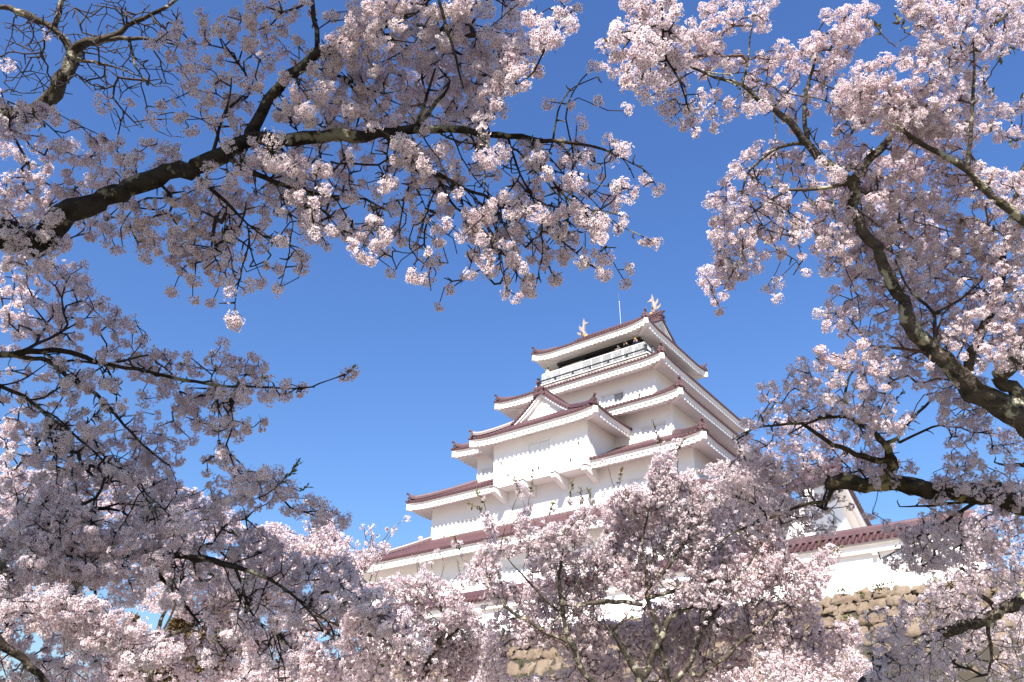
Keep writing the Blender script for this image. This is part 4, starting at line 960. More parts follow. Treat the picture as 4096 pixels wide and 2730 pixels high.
# ---- tree 2: nearly bare limb in the top left corner
TWIG2 = mat('bare_grey_twig', (.055, .04, .034), .75, .2)
t2 = Tree('cherry_tree', 'nearly bare cherry tree with pale lichened limb and fine twigs, top left corner', (-7.6, 6.6, 0), 202, bark=BARKL, twig=TWIG2, rmin=.0042)
tq = 8.4
t2.add_limb([(-7.6, 6.6, -.2, .2), (-7.5, 6.6, 3.5, .15), (-7.0, 6.6, 6.4, .11)], world=True)
t2.add_limb([(-160, 500, tq, .10), (0, 472, tq, .09), (64, 459, tq, .085), (140, 436, tq, .082), (210, 383, tq, .075), (261, 319, tq, .07), (281, 255, tq, .068), (300, 198, tq, .062)])
t2.add_limb([(300, 205, tq, .05), (357, 172, tq, .045), (446, 143, tq, .034), (542, 89, tq, .024), (638, 45, tq, .018), (701, 0, tq, .015), (800, -70, tq, .01)])
t2.add_limb([(296, 215, tq, .04), (217, 121, tq, .032), (121, 64, tq, .034), (0, 26, tq, .026), (-120, 0, tq, .02)]).add_limb([(217, 121, tq, .03), (230, 57, tq, .027), (255, 0, tq, .024), (280, -80, tq, .02)])
t2.add_limb([(420, 146, tq, .026), (574, 156, tq, .018), (670, 172, tq, .012), (765, 191, tq, .006)])
t2.add_limb([(300, 240, tq, .02), (380, 250, tq, .016), (460, 270, tq, .01), (570, 310, tq, .005)]).add_limb([(530, 160, tq, .016), (530, 230, tq, .014), (545, 270, tq, .01), (570, 310, tq, .005)]).add_limb([(140, 440, tq, .03), (165, 480, tq, .022), (175, 510, tq, .015)])
t2.bare([(0, 60), (300, 0), (720, 0), (760, 200), (680, 330), (560, 380), (430, 420), (320, 330), (0, 420)], 420, 7.7, 9.0)
t2.bare([(300, 300), (760, 300), (760, 560), (400, 520)], 45, 7.8, 8.8)
t2.spots([(20, 255), (5, 370), (190, 130), (15, 240)], 8.3)
t2.grow().build()

# ---- tree 3: low spreading branches from the left edge
t3 = Tree('cherry_tree', 'cherry tree with low spreading shaded branches reaching in from the lower left edge', (-5.6, 5.6, 0), 303, nfl=54, hollow=.5, twig=TWIG)
tq = 7.3
t3.add_limb([(-5.6, 5.6, -.2, .22), (-5.5, 5.7, 1.6, .17), (-5.4, 5.8, 2.6, .13)], world=True)
t3.add_limb([(-5.4, 5.8, 2.6, .10), (-6.3, 5.9, 4.0, .08), (-6.2, 6.3, 5.2, .06)], world=True)
t3.add_limb([(-200, 2150, tq, .07), (0, 2168, tq, .05), (149, 2186, tq, .044), (268, 2210, tq, .04), (387, 2227, tq, .038), (506, 2218, tq, .034), (655, 2212, tq, .03), (774, 2233, tq, .027), (893, 2251, tq, .024), (982, 2281, tq, .02), (1071, 2317, tq, .015), (1161, 2370, tq, .012), (1238, 2448, tq, .009), (1292, 2525, tq, .005)])
t3.add_limb([(-120, 2450, 6.6, .04), (0, 2555, 6.6, .034), (89, 2644, 6.6, .03), (179, 2721, 6.6, .025), (260, 2790, 6.6, .02)])
t3.add_limb([(940, 2270, tq, .014), (1012, 2460, tq, .009), (1101, 2531, tq, .005)])
t3.add_limb([(-140, 1440, tq, .04), (0, 1421, tq, .032), (128, 1408, tq, .027), (242, 1402, tq, .024), (338, 1434, tq, .02), (510, 1472, tq, .016), (784, 1529, tq, .014), (893, 1545, tq, .012), (1020, 1548, tq, .010), (1212, 1555, tq, .008), (1276, 1536, tq, .006), (1378, 1497, tq, .004)])
t3.add_limb([(51, 1421, tq, .022), (191, 1446, tq, .02), (268, 1504, tq, .018), (383, 1580, tq, .016), (478, 1676, tq, .012), (574, 1784, tq, .009), (676, 1861, tq, .006)])
t3.add_limb([(-80, 1500, tq, .02), (0, 1542, tq, .018), (96, 1587, tq, .016), (185, 1657, tq, .014), (319, 1759, tq, .010), (415, 1842, tq, .006)])
t3.add_limb([(60, 2175, tq, .035), (89, 2162, tq, .032), (208, 2090, tq, .028), (268, 2055, tq, .025), (381, 2037, tq, .02), (480, 2042, tq, .010)]).add_limb([(208, 2090, tq, .02), (298, 2031, tq, .017), (387, 1989, tq, .014), (417, 1912, tq, .010)])
t3.add_limb([(595, 2215, tq, .02), (655, 2323, tq, .017), (714, 2376, tq, .014), (762, 2454, tq, .012), (833, 2531, tq, .010), (905, 2602, tq, .006)])
t3.fill(OV((0, 600), (200, 610), (230, 690), (310, 735), (350, 800), (430, 820), (520, 850), (690, 885), (730, 900), (640, 915), (560, 905), (430, 920), (350, 880), (180, 800), (0, 760)), 1.05, 7.2, 8.3)
t3.fill(OV((420, 900), (540, 890), (610, 975), (550, 1000), (470, 990), (400, 930)), .8, 7.5, 8.2).fill(OV((470, 800), (530, 790), (530, 830), (600, 820), (600, 870), (480, 860)), .7, 7.5, 8.2)
t3.fill(OV((0, 800), (250, 860), (430, 940), (450, 1010), (330, 1000), (200, 960), (0, 1000)), .42, 7.2, 8.3, contrast=2.1)
t3.fill(OV((0, 990), (200, 960), (380, 1000), (430, 1030), (460, 1060), (520, 1030), (560, 1080), (610, 1080), (560, 1150), (460, 1180), (0, 1200)), 1.05, 7.0, 8.5)
t3.fill(OV((460, 1100), (610, 1080), (700, 1130), (790, 1190), (800, 1215), (720, 1200), (640, 1170), (560, 1170), (480, 1150)), .95, 7.5, 8.3)
t3.fill(OV((0, 1190), (460, 1160), (580, 1200), (640, 1260), (800, 1290), (860, 1350), (980, 1470), (900, 1470), (800, 1400), (640, 1370), (500, 1340), (0, 1340)), 1.0, 7.0, 8.3)
t3.fill(OV((800, 1300), (850, 1340), (1000, 1480), (960, 1500), (880, 1440), (790, 1370)), .9, 7.2, 7.9)
t3.fill(OV((0, 1330), (140, 1365), (280, 1400), (400, 1485), (380, 1515), (240, 1500), (100, 1440), (0, 1415)), 1.5, 6.2, 6.9)
t3.fill(OV((0, 1400), (120, 1450), (220, 1500), (250, 1568), (0, 1568)), .85, 6.7, 7.8).fill(OV((600, 1300), (720, 1330), (720, 1420), (640, 1440), (560, 1380)), .6, 7.2, 8.2)
t3.spots(OV((800, 857), (808, 850), (795, 862), (595, 822), (518, 1045)), 7.6)
t3.shoot(OV((596, 1148), (640, 1115), (668, 1085), (686, 1062)), 7.5, 16, .06).shoot(OV((465, 1066), (490, 1050), (515, 1035)), 7.5, 6, .05).shoot(OV((690, 1130), (705, 1120)), 7.5, 5, .05)
t3.droop(16, 0, 1000, 1380, 1900, (100, 250)).droop(40, 0, 1250, 1950, 2600, (120, 320), toward=.25).grow().build(leafn=70)

# ---- tree 4: sunlit tree on the right with thick lichened trunk
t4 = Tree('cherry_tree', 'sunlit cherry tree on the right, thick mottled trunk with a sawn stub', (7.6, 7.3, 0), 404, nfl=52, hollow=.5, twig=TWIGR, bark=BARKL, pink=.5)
tq = 7.9
t4.add_limb([(7.6, 7.3, -.2, .27), (7.3, 7.35, 2.6, .21), (6.6, 7.5, 4.3, .17), (*at(4250, 1780, tq), .15)], world=True)
t4.add_limb([(4250, 1780, tq, .15), (4096, 1684, tq, .135), (4027, 1633, tq, .13), (3944, 1589, tq, .11), (3867, 1538, tq, .10), (3835, 1499, tq, .092), (3771, 1436, tq, .086), (3695, 1359, tq, .08), (3625, 1283, tq, .07), (3606, 1206, tq, .058), (3560, 1100, tq, .054), (3500, 1000, tq, .054), (3453, 925, tq, .052), (3421, 829, tq, .05), (3400, 740, tq, .046), (3350, 690, tq, .042), (3293, 638, tq, .04), (3229, 580, tq, .036), (3159, 497, tq, .032), (3095, 434, tq, .028), (3025, 389, tq, .024), (2968, 344, tq, .02), (2891, 319, tq, .016), (2764, 268, tq, .012), (2680, 235, tq, .006)])
t4.add_limb([(4100, 1625, tq, .075), (4060, 1570, tq, .068), (4027, 1550, tq, .062), (3982, 1508, tq, .062)])
t4.add_limb([(3421, 745, tq, .046), (3440, 690, tq, .044), (3465, 657, tq, .042), (3510, 606, tq, .038), (3555, 555, tq, .034), (3657, 421, tq, .028), (3760, 310, tq, .024), (3848, 217, tq, .022), (3956, 115, tq, .02), (4096, 0, tq, .016)])
t4.add_limb([(3229, 578, tq, .024), (3223, 510, tq, .022), (3220, 415, tq, .019), (3236, 319, tq, .016), (3258, 249, tq, .012), (3290, 170, tq, .006)])
t4.add_limb([(3215, 583, tq, .02), (3146, 580, tq, .017), (3083, 606, tq, .015), (3012, 670, tq, .012), (2981, 721, tq, .010), (2961, 804, tq, .005)])
t4.add_limb([(3400, 745, tq, .022), (3274, 756, tq, .019), (3159, 762, tq, .016), (3083, 800, tq, .012), (3019, 848, tq, .008), (2960, 870, tq, .004)])
t4.add_limb([(4300, 1150, tq-.4, .07), (4180, 960, tq-.4, .05), (4039, 842, tq-.4, .04), (3944, 759, tq-.4, .034), (3867, 682, tq-.4, .03), (3752, 612, tq-.4, .026), (3657, 555, tq-.4, .02), (3561, 488, tq-.4, .012)])
t4.add_limb([(3867, 676, tq-.4, .02), (3880, 542, tq-.4, .018), (3893, 415, tq-.4, .016), (3896, 287, tq-.4, .012), (3893, 166, tq-.4, .006)])
t4.add_limb([(3867, 1510, tq, .05), (3912, 1346, tq, .044), (3963, 1257, tq, .04), (3982, 1174, tq, .038), (4001, 1123, tq, .036), (4040, 900, tq, .03), (4096, 676, tq, .024), (4140, 560, tq, .02)])
t4.add_limb([(4250, 1700, tq, .05), (4096, 1474, tq, .032), (4052, 1346, tq, .028), (4014, 1206, tq, .022), (3990, 1100, tq, .012)])
t4.add_limb([(3745, 1400, tq, .02), (3733, 1257, tq, .017), (3644, 1168, tq, .013), (3580, 1040, tq, .007)]).add_limb([(3740, 1257, tq, .014), (3840, 1200, tq, .012), (3930, 1120, tq, .007)])
t4.add_limb([(2968, 344, tq, .012), (2990, 250, tq, .010), (3000, 150, tq, .008), (3020, 60, tq, .005)]).add_limb([(3100, 440, tq, .012), (3150, 370, tq, .009), (3200, 310, tq, .006)])
t4.mul = 2.0
t4.fill(OV((1380, 110), (1430, 60), (1560, 50), (1640, 90), (1640, 160), (1560, 185), (1480, 190), (1400, 170)), .85, 7.9, 8.6)
t4.fill(OV((1620, 0), (1780, 0), (1760, 60), (1690, 70), (1640, 130), (1600, 100)), .85, 7.8, 8.5)
t4.fill(OV((1600, 130), (1700, 120), (1780, 110), (1840, 120), (1900, 40), (2000, 20), (1990, 80), (1920, 150), (1880, 250), (1830, 300), (1760, 250), (1680, 260), (1640, 310), (1630, 220)), .74, 7.7, 8.6, contrast=2.1)
t4.fill(OV((1840, 120), (1900, 30), (2000, 20), (1980, 90), (1900, 160), (1850, 180)), .6, 7.6, 8.2)
t4.fill(OV((2060, 0), (2353, 0), (2353, 260), (2220, 300), (2120, 330), (1980, 300), (1920, 230), (1960, 160), (2060, 120), (2110, 70)), .95, 7.3, 8.4, holes=[OV((2250, 130), (2353, 100), (2353, 230), (2290, 240))])
t4.fill(OV((1900, 200), (2000, 170), (2150, 260), (2353, 300), (2353, 560), (2230, 540), (2100, 470), (1960, 440), (1900, 380), (1920, 280)), .95, 7.5, 8.6, holes=[OV((1985, 320), (2040, 310), (2040, 350), (1990, 355)), OV((2240, 320), (2353, 330), (2353, 400), (2260, 390))])
t4.fill(OV((1640, 420), (1720, 350), (1790, 330), (1870, 380), (1880, 440), (1830, 560), (1770, 590), (1700, 640), (1640, 690), (1620, 660), (1640, 560), (1630, 470)), .58, 7.6, 8.6, contrast=2.1)
t4.fill(OV((1640, 500), (1700, 480), (1740, 540), (1690, 640), (1640, 690), (1620, 650)), .55, 7.6, 8.3)
t4.fill(OV((1880, 420), (1980, 430), (2120, 480), (2353, 540), (2353, 850), (2240, 840), (2180, 800), (2080, 720), (1960, 640), (1880, 620), (1870, 520)), 1.05, 7.6, 8.9)
t4.fill(OV((1890, 440), (2100, 480), (2200, 600), (2100, 690), (1960, 600)), .4, 7.5, 8.2)
t4.fill(OV((1860, 760), (1880, 700), (1960, 640), (2090, 720), (2180, 810), (2280, 900), (2353, 920), (2353, 960), (2150, 960), (2020, 1000), (1900, 900)), .85, 7.8, 9.0, contrast=2.1, holes=[OV((2060, 850), (2180, 930), (2140, 1000), (2040, 930))])
t4.spots(OV((1786, 683), (1653, 706), (1640, 690), (1790, 640), (1765, 655)), 8.1)
t4.shoot(OV((2060, 110), (2020, 70), (2000, 45)), 8, 10, .07).shoot(OV((2090, 80), (2070, 60), (2060, 42)), 8, 8, .07).shoot(OV((1985, 260), (1960, 300), (1945, 270)), 8, 5, .06).shoot(OV((1905, 490), (1885, 475), (1868, 465)), 8, 8, .05).shoot(OV((2260, 200), (2300, 130), (2330, 110)), 8, 12, .06)
t4.droop(26, 2750, 3500, 250, 900, (140, 380)).grow().build(leafn=120)
st_ = t4

# ---- tree 5: long sawn limb low on the right
t5 = Tree('cherry_tree', 'cherry tree with long mossy sawn off limb and spreading branches at lower right', (8.6, 7.9, 0), 505, nfl=42, bark=bark_mat('mossy_bark', (.06, .045, .03), (.26, .22, .10), 1.0), pink=.45)
tq = 9.2
t5.add_limb([(8.6, 7.9, -.2, .25), (8.4, 8.0, 2.0, .2), (*at(4400, 2110, tq), .18)], world=True)
t5.add_limb([(4400, 2110, tq, .18), (4200, 2050, tq, .15), (4096, 2020, tq, .13), (4005, 1979, tq, .12), (3900, 1966, tq, .105), (3741, 1962, tq, .098), (3609, 1942, tq, .094), (3529, 1932, tq, .088), (3450, 1937, tq, .084), (3370, 1940, tq, .08), (3312, 1932, tq, .078)])
t5.add_limb([(3567, 1935, tq, .06), (3565, 1890, tq, .06), (3561, 1850, tq, .055), (3545, 1790, tq, .04), (3529, 1755, tq, .035), (3433, 1697, tq, .028), (3370, 1665, tq, .02), (3242, 1690, tq, .012), (3150, 1740, tq, .006)])
t5.add_limb([(3545, 1850, tq, .034), (3421, 1815, tq, .03), (3338, 1780, tq, .026), (3274, 1742, tq, .022), (3204, 1697, tq, .018), (3115, 1700, tq, .014), (3000, 1720, tq, .009), (2930, 1760, tq, .005)])
t5.add_limb([(3545, 1780, tq, .024), (3593, 1755, tq, .022), (3625, 1697, tq, .019), (3720, 1608, tq, .014), (3784, 1550, tq, .007)])
t5.add_limb([(3370, 1660, tq, .018), (3382, 1557, tq, .015), (3402, 1500, tq, .012), (3440, 1460, tq, .006)]).add_limb([(3600, 1770, tq, .016), (3700, 1720, tq, .013), (3816, 1684, tq, .010), (3924, 1621, tq, .006)])
t5.add_limb([(3330, 1950, tq, .03), (3312, 2000, tq, .022), (3238, 2014, tq, .018), (3048, 2085, tq, .014), (2984, 2110, tq, .012), (2920, 2140, tq, .010), (2855, 2191, tq, .007), (2790, 2215, tq, .004)])
t5.add_limb([(4096, 2020, tq, .04), (3900, 2010, tq, .018), (3800, 2015, tq, .015), (3700, 2025, tq, .011), (3600, 2028, tq, .006)]).add_limb([(3900, 2015, tq, .022), (3850, 2040, tq, .02), (3790, 2080, tq, .017), (3690, 2150, tq, .014), (3600, 2200, tq, .009), (3520, 2235, tq, .004)])
t5.add_limb([(4250, 2000, tq, .05), (4190, 1900, tq, .03), (4096, 1860, tq, .024), (4040, 1865, tq, .018), (3980, 1850, tq, .008)])
t5.fill(OV((1690, 990), (1760, 930), (1740, 885), (1800, 850), (1850, 830), (1880, 900), (1960, 960), (2040, 1000), (2060, 1080), (1960, 1100), (1800, 1080), (1700, 1060)), .95, 8.6, 9.8)
t5.fill(OV((1640, 1060), (1700, 1050), (1800, 1070), (1900, 1080), (1960, 1180), (1900, 1220), (1830, 1235), (1780, 1190), (1650, 1130)), 1.15, 8.7, 9.6)
t5.fill(OV((1650, 1110), (1800, 1160), (1830, 1235), (1760, 1260), (1700, 1200), (1640, 1150)), .55, 8.7, 9.5)
t5.fill(OV((1960, 1040), (2060, 1060), (2353, 1060), (2353, 1150), (2200, 1130), (2100, 1120), (1980, 1110)), .85, 8.5, 9.6, contrast=2.1)
t5.fill(OV((2200, 960), (2353, 1000), (2353, 1070), (2160, 1060), (2180, 1000)), .55, 8.5, 9.6, contrast=2.1)
t5.fill(OV((1990, 1180), (2080, 1160), (2180, 1140), (2353, 1150), (2353, 1230), (2250, 1290), (2130, 1310), (2040, 1290), (2080, 1230), (2000, 1200)), 1.2, 8.7, 9.8, contrast=2.1)
t5.shoot(OV((2040, 960), (2060, 920), (2075, 900)), 9, 10, .05).shoot(OV((2000, 930), (2030, 945)), 9, 6, .05)
t5.grow().build(leafn=80)

# ---- tree 6: mossy limb and dark twigs at the lower right
t6 = Tree('cherry_tree', 'shaded cherry tree with a mossy slanting limb in front of the stone wall', (*(at(3300, 2900, 10.5)[:2]), 0), 606, nfl=38, bark=BARKL, pink=.4)
tq = 10.6
bp = at(3300, 2900, tq)
t6.add_limb([(bp[0], bp[1], -.2, .16), (bp[0]-.05, bp[1], 1.6, .12), (*at(3380, 2850, tq), .09)], world=True)
t6.add_limb([(3380, 2850, tq, .09), (3440, 2760, tq, .075), (3503, 2694, tq, .07), (3560, 2640, tq, .068), (3688, 2572, tq, .068), (3794, 2524, tq, .07), (3900, 2493, tq, .07), (4005, 2445, tq, .07), (4096, 2392, tq, .066), (4220, 2330, tq, .05)])
t6.add_limb([(3990, 2450, tq, .04), (3970, 2420, tq, .034), (3900, 2355, tq, .027), (3873, 2292, tq, .024), (3826, 2262, tq, .018), (3816, 2180, tq, .015), (3850, 2150, tq, .013), (3900, 2140, tq, .007)])
t6.add_limb([(3873, 2292, tq, .022), (3979, 2290, tq, .024), (4096, 2281, tq, .024)]).add_limb([(3826, 2262, tq, .014), (3750, 2245, tq, .012), (3690, 2235, tq, .006)])
t6.add_limb([(3960, 2470, tq, .026), (3953, 2535, tq, .024), (3968, 2609, tq, .02), (3950, 2700, tq, .012)]).add_limb([(3900, 2355, tq, .018), (3860, 2380, tq, .015), (3800, 2340, tq, .010), (3720, 2370, tq, .006)])
t6.add_limb([(3830, 2420, tq, .016), (3780, 2480, tq, .014), (3740, 2540, tq, .010)]).add_limb([(3500, 2690, tq, .024), (3480, 2560, tq, .016), (3470, 2460, tq, .007)])
t6.fill(OV((2100, 1290), (2200, 1270), (2353, 1240), (2353, 1330), (2200, 1380), (2110, 1360)), .95, 10, 11.2, contrast=2.1)
t6.fill(OV((2060, 1390), (2120, 1350), (2240, 1380), (2353, 1350), (2353, 1568), (2000, 1568), (2020, 1480)), .95, 9.8, 11.5, contrast=2.1)
t6.fill(OV((1990, 1390), (2060, 1400), (2050, 1480), (1980, 1500)), .35, 10, 11)
t6.bare(OV((2080, 1300), (2353, 1250), (2353, 1568), (2100, 1568)), 90, 10, 11)
t6.grow().build(leafn=60)

# ---- tree 7: sunlit tree in front of the keep
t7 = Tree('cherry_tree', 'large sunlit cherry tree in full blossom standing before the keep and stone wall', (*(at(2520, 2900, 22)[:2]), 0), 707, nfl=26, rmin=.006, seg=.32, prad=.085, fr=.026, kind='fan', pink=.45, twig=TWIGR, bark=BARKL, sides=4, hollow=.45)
tq = 21.4; bp = at(2520, 2900, tq)
t7.add_limb([(bp[0], bp[1], -.2, .3), (bp[0], bp[1], 1.6, .24), (*at(2520, 2980, tq), .2)], world=True)
t7.add_limb([(2520, 2980, tq, .16), (2440, 2830, tq, .11), (2371, 2730, tq, .085), (2320, 2662, tq, .078), (2284, 2570, tq, .07), (2254, 2473, tq, .062), (2243, 2381, tq, .055), (2238, 2305, tq, .04), (2249, 2203, tq, .03), (2262, 2110, tq, .015)])
t7.add_limb([(2284, 2575, tq, .05), (2192, 2534, tq, .046), (2065, 2458, tq, .042), (1988, 2392, tq, .036), (1937, 2335, tq, .026), (1912, 2290, tq, .014)]).add_limb([(2254, 2470, tq, .034), (2192, 2407, tq, .03), (2126, 2341, tq, .026), (2065, 2274, tq, .016), (2000, 2200, tq, .008)])
t7.add_limb([(2560, 2980, tq, .14), (2690, 2800, tq, .085), (2673, 2730, tq, .078), (2643, 2592, tq, .07), (2617, 2484, tq, .06), (2591, 2397, tq, .05), (2582, 2267, tq, .04), (2569, 2180, tq, .03), (2600, 2020, tq, .02), (2640, 1880, tq, .008)])
t7.add_limb([(2540, 2950, tq, .15), (2560, 2740, tq, .13), (2530, 2657, tq, .11), (2470, 2560, tq, .07), (2420, 2500, tq, .04)]).add_limb([(2560, 2740, tq, .10), (2640, 2560, tq, .09), (2669, 2488, tq, .085), (2725, 2445, tq, .06), (2790, 2420, tq, .03)])
t7.add_limb([(2620, 2830, tq, .09), (2760, 2650, tq, .06), (2816, 2514, tq, .052), (2912, 2375, tq, .046), (2985, 2275, tq, .038), (3040, 2180, tq, .02)]).add_limb([(2800, 2700, tq, .06), (2964, 2570, tq, .052), (3081, 2479, tq, .042), (3150, 2420, tq, .02)])
t7.add_limb([(2243, 2420, tq, .06), (2400, 2412, tq, .055), (2487, 2406, tq, .055), (2573, 2423, tq, .05)]).add_limb([(2669, 2370, tq, .05), (2790, 2328, tq, .045), (2920, 2328, tq, .04), (3007, 2358, tq, .02)]).add_limb([(2600, 2350, tq, .05), (2720, 2200, tq, .04), (2760, 2080, tq, .02), (2770, 1980, tq, .008)])
hol = [[(1990, 2220), (2110, 2220), (2120, 2300), (2080, 2360), (1990, 2310)], [(2420, 2390), (2590, 2380), (2560, 2500), (2400, 2480)], [(2020, 2570), (2220, 2590), (2240, 2700), (2040, 2720)]]
t7.fill([(1870, 2290), (1920, 2180), (1940, 2080), (1965, 2060), (1990, 2160), (2060, 2200), (2075, 2050), (2125, 2035), (2155, 2120), (2260, 2090), (2330, 2030), (2430, 2010), (2440, 2300), (2380, 2500), (2200, 2560), (2050, 2500), (1930, 2420)], 1.05, 21.2, 23.0, clump=90, holes=hol)
t7.fill([(2420, 2020), (2490, 1960), (2590, 1940), (2630, 1800), (2680, 1820), (2700, 1920), (2760, 1880), (2800, 1980), (2850, 1920), (2960, 1860), (3060, 1900), (3120, 2050), (3140, 2200), (3120, 2330), (2900, 2420), (2600, 2420), (2430, 2320)], 1.3, 21.2, 23.0, clump=100)
t7.fill([(1880, 2480), (2060, 2480), (2250, 2560), (2420, 2480), (2600, 2420), (2900, 2400), (3000, 2440), (3000, 2730), (1900, 2730), (1950, 2600)], 1.0, 21.2, 23.0, clump=90, contrast=2.1, holes=hol)
t7.fill([(3060, 2250), (3140, 2200), (3230, 2260), (3330, 2180), (3360, 2230), (3300, 2330), (3260, 2420), (3290, 2520), (3420, 2480), (3440, 2560), (3330, 2660), (3250, 2680), (3160, 2640), (2980, 2600), (2960, 2440)], .95, 20.8, 22.3, clump=90)
t7.fill([(3000, 2600), (3200, 2640), (3400, 2600), (3500, 2660), (3480, 2730), (2990, 2730)], .75, 19, 22, clump=80)
for q in (((2090, 2000), (2075, 1960), (2058, 1921)), ((2110, 2050), (2122, 1960), (2135, 1885)), ((2268, 2070), (2280, 1990), (2291, 1921)), ((1960, 2080), (1920, 2040), (1879, 2015)), ((1955, 2070), (1935, 2010), (1908, 1964)), ((2650, 1810), (2636, 1760), (2611, 1685)), ((2690, 1840), (2715, 1790), (2740, 1758)), ((2850, 1930), (2810, 1900), (2783, 1883)), ((1850, 2240), (1835, 2190), (1819, 2143)), ((2340, 2060), (2330, 2000), (2323, 1960)), ((2470, 1980), (2480, 1920), (2485, 1878)), ((2700, 1960), (2740, 1970), (2780, 1985)), ((3240, 2300), (3300, 2230), (3370, 2190)), ((3240, 2250), (3280, 2190), (3290, 2100)), ((2390, 2040), (2370, 2000), (2350, 1960)), ((2180, 2090), (2200, 2040), (2215, 2010))): t7.shoot(q, 21.5, 13, .11, 3)
t7.droop(60, 1900, 3250, 1950, 2800, (120, 330), up=True, r=.014, toward=.35).grow().build(stems=3, leafn=200)

# ---- tree 8: sunlit tree left of the keep, tree 9 and 10 further back on the left
def back_tree(label, seed, base_px, tq, limbs, polys, **kw):
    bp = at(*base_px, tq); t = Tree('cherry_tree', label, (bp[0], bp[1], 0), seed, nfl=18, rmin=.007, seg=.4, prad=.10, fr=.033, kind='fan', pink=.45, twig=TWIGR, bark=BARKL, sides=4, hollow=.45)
    t.add_limb([(bp[0], bp[1], -.2, .3), (bp[0], bp[1], 1.6, .24), (*at(base_px[0], base_px[1]-40, tq), .2)], world=True)
    for L in limbs: t.add_limb([(x, y, tq, r) for x, y, r in L])
    for (p, d, dt) in polys: t.fill(p, d, tq-dt*.5, tq+dt*.7, clump=85, contrast=2.1)
    return t
t8 = back_tree('sunlit cherry tree in blossom in front of the white base storey, left of the keep', 808, (1700, 2960), 25,
    [[(1700, 2920, .16), (1640, 2700, .12), (1560, 2560, .09), (1480, 2420, .06), (1430, 2300, .03)], [(1660, 2760, .10), (1740, 2600, .08), (1780, 2480, .05), (1700, 2330, .025)], [(1560, 2560, .06), (1400, 2520, .04), (1260, 2460, .025)], [(1740, 2600, .06), (1850, 2500, .04), (1930, 2470, .02)]],
    [([(1440, 2320), (1500, 2340), (1600, 2300), (1660, 2330), (1690, 2265), (1730, 2300), (1760, 2330), (1830, 2350), (1890, 2440), (1960, 2480), (2000, 2560), (1950, 2730), (1380, 2730), (1360, 2500)], 1.1, 1.6), ([(1560, 2440), (1900, 2480), (1960, 2600), (1700, 2640), (1500, 2560)], .35, 1.2)])
t8.shoot([(1500, 2340), (1510, 2290), (1540, 2260)], 24.5, 3, .08).shoot([(1850, 2350), (1835, 2280), (1830, 2240)], 24.5, 6, .1, 2).shoot([(1920, 2300), (1925, 2250), (1932, 2205)], 24.5, 8, .1, 1)
t8.droop(28, 100, 1950, 2150, 2800, (110, 260), up=True, r=.016, toward=.35).grow().build(stems=3, leafn=90)
t9 = back_tree('tall sunlit cherry tree behind the shaded branches, against the sky at left', 909, (1150, 2960), 28,
    [[(1150, 2920, .16), (1180, 2640, .12), (1240, 2440, .08), (1290, 2260, .05), (1350, 2140, .02)], [(1180, 2650, .09), (1080, 2450, .06), (1050, 2280, .03)], [(1240, 2440, .06), (1380, 2300, .04), (1500, 2210, .02)], [(1180, 2640, .08), (1340, 2560, .05), (1420, 2480, .025)]],
    [([(1030, 2110), (1110, 2090), (1200, 2140), (1240, 2170), (1280, 2050), (1320, 2060), (1350, 2130), (1400, 2150), (1400, 2210), (1460, 2200), (1550, 2175), (1560, 2195), (1480, 2260), (1420, 2320), (1450, 2400), (1460, 2560), (1480, 2730), (1000, 2730), (960, 2400), (980, 2200)], 1.15, 2)])
t9.shoot([(1300, 2080), (1305, 2040), (1320, 2010)], 27, 3, .08, 1).shoot([(1480, 2220), (1500, 2185), (1515, 2172)], 27, 2, .08, 1)
t9.droop(28, 100, 1950, 2150, 2800, (110, 260), up=True, r=.016, toward=.35).grow().build(stems=3, leafn=60)
t10 = back_tree('far cherry tree low behind the left branches, beside rusty brown cedars', 1010, (560, 2980), 33,
    [[(560, 2930, .18), (600, 2700, .12), (640, 2500, .08), (700, 2350, .04)], [(600, 2700, .1), (430, 2560, .06), (300, 2420, .03)], [(640, 2560, .08), (820, 2480, .05), (930, 2400, .03)], [(600, 2650, .08), (850, 2620, .06), (1010, 2590, .03)]],
    [([(0, 2200), (300, 2180), (560, 2200), (900, 2240), (1000, 2300), (1060, 2420), (1000, 2560), (760, 2480), (520, 2420), (260, 2460), (0, 2460)], .75, 2.5), ([(200, 2460), (520, 2500), (800, 2560), (1060, 2540), (1100, 2730), (150, 2730)], .9, 2.5), ([(0, 1900), (420, 1850), (900, 2000), (1000, 2150), (700, 2220), (0, 2200)], .8, 2)])
t10.droop(28, 100, 1950, 2150, 2800, (110, 260), up=True, r=.016, toward=.35).grow().build(stems=3, leafn=40)
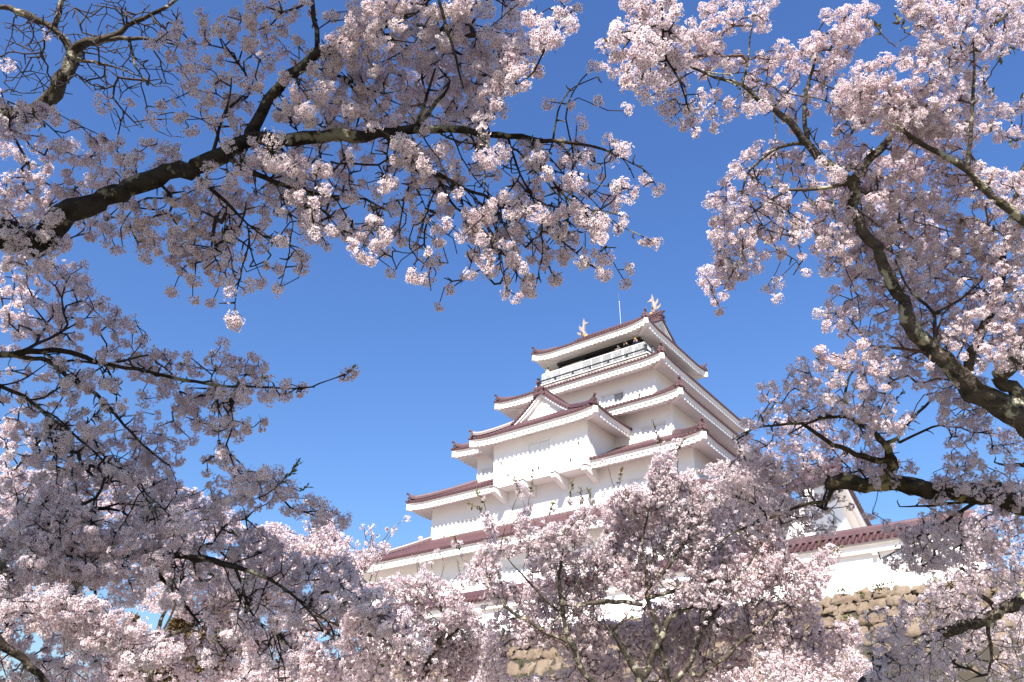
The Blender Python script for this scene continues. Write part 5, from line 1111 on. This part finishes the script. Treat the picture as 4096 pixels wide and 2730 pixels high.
# ---- rusty cedars behind
CEDAR = mat('rusty_spring_cedar', (.13, .082, .04), .9, .1, [((.07, .055, .025), .8, .4, .7, .9), ((.18, .12, .06), 3, .5, .7, .7)])
def cedar(label, px, t, h, seed):
    bp = at(px, 2700, t); o = thing('cedar_tree', label, 'cedar tree', (bp[0], bp[1], 0), 0, 'rusty cedars'); r = np.random.default_rng(seed)
    m = MB(); m.tube([(0, 0, -.2), (.05, 0, h*.5), (0, 0, h*.98)], [.38, .22, .03], 9); m.build('trunk', BARK, o)
    n = 16000; z = h*(.12+.88*r.random(n)**.9); rad = (1-z/h)**.8*h*.21*np.sqrt(r.uniform(.25, 1, n))*(1+.25*np.sin(z*3+r.random()*6)); a = r.uniform(0, 6.283, n)
    P = np.stack([rad*np.cos(a), rad*np.sin(a), z-rad*.25], 1); D = unit(np.stack([np.cos(a), np.sin(a), r.normal(size=n)*.5-.15], 1)+.35*r.normal(size=(n, 3)))
    V, Fc = leaves_mesh(P, D, .40); part('crown', fast_mesh('crown', V, [Fc]), o, CEDAR); return o
cedar('rusty brown cedar behind the far cherry tree, the taller one', 850, 46, 15.0, 1); cedar('rusty brown cedar behind the far cherry tree, the lower one', 690, 50, 13.0, 2); cedar('rusty brown cedar seen low between the blossom at left', 480, 48, 11.5, 3)
# ---- weeds in the joints of the stone wall
WEED = mat('green_wall_weed', (.07, .09, .018), .8, .2)
r = np.random.default_rng(5); P, D = [], []
for k in range(130):
    u_ = r.uniform(-10, 30); zz = 10.75-abs(r.normal())*2.2*(r.random() < .6)
    if zz < 6: continue
    for e in range(int(r.integers(8, 22))): P.append(kp(u_+r.normal()*.14, -19.2+wall_slope(zz)-.05, zz+r.uniform(-.06, .06))); D.append(unit(-KV*.5+r.normal(size=3)*.5+np.array([0, 0, .5])))
V, Fc = leaves_mesh(np.array(P), np.array(D), .17); tag(part('weeds', fast_mesh('weeds', V, [Fc]), None, WEED), 'small green weeds growing in the joints of the stone wall', 'weeds', kind='stuff')
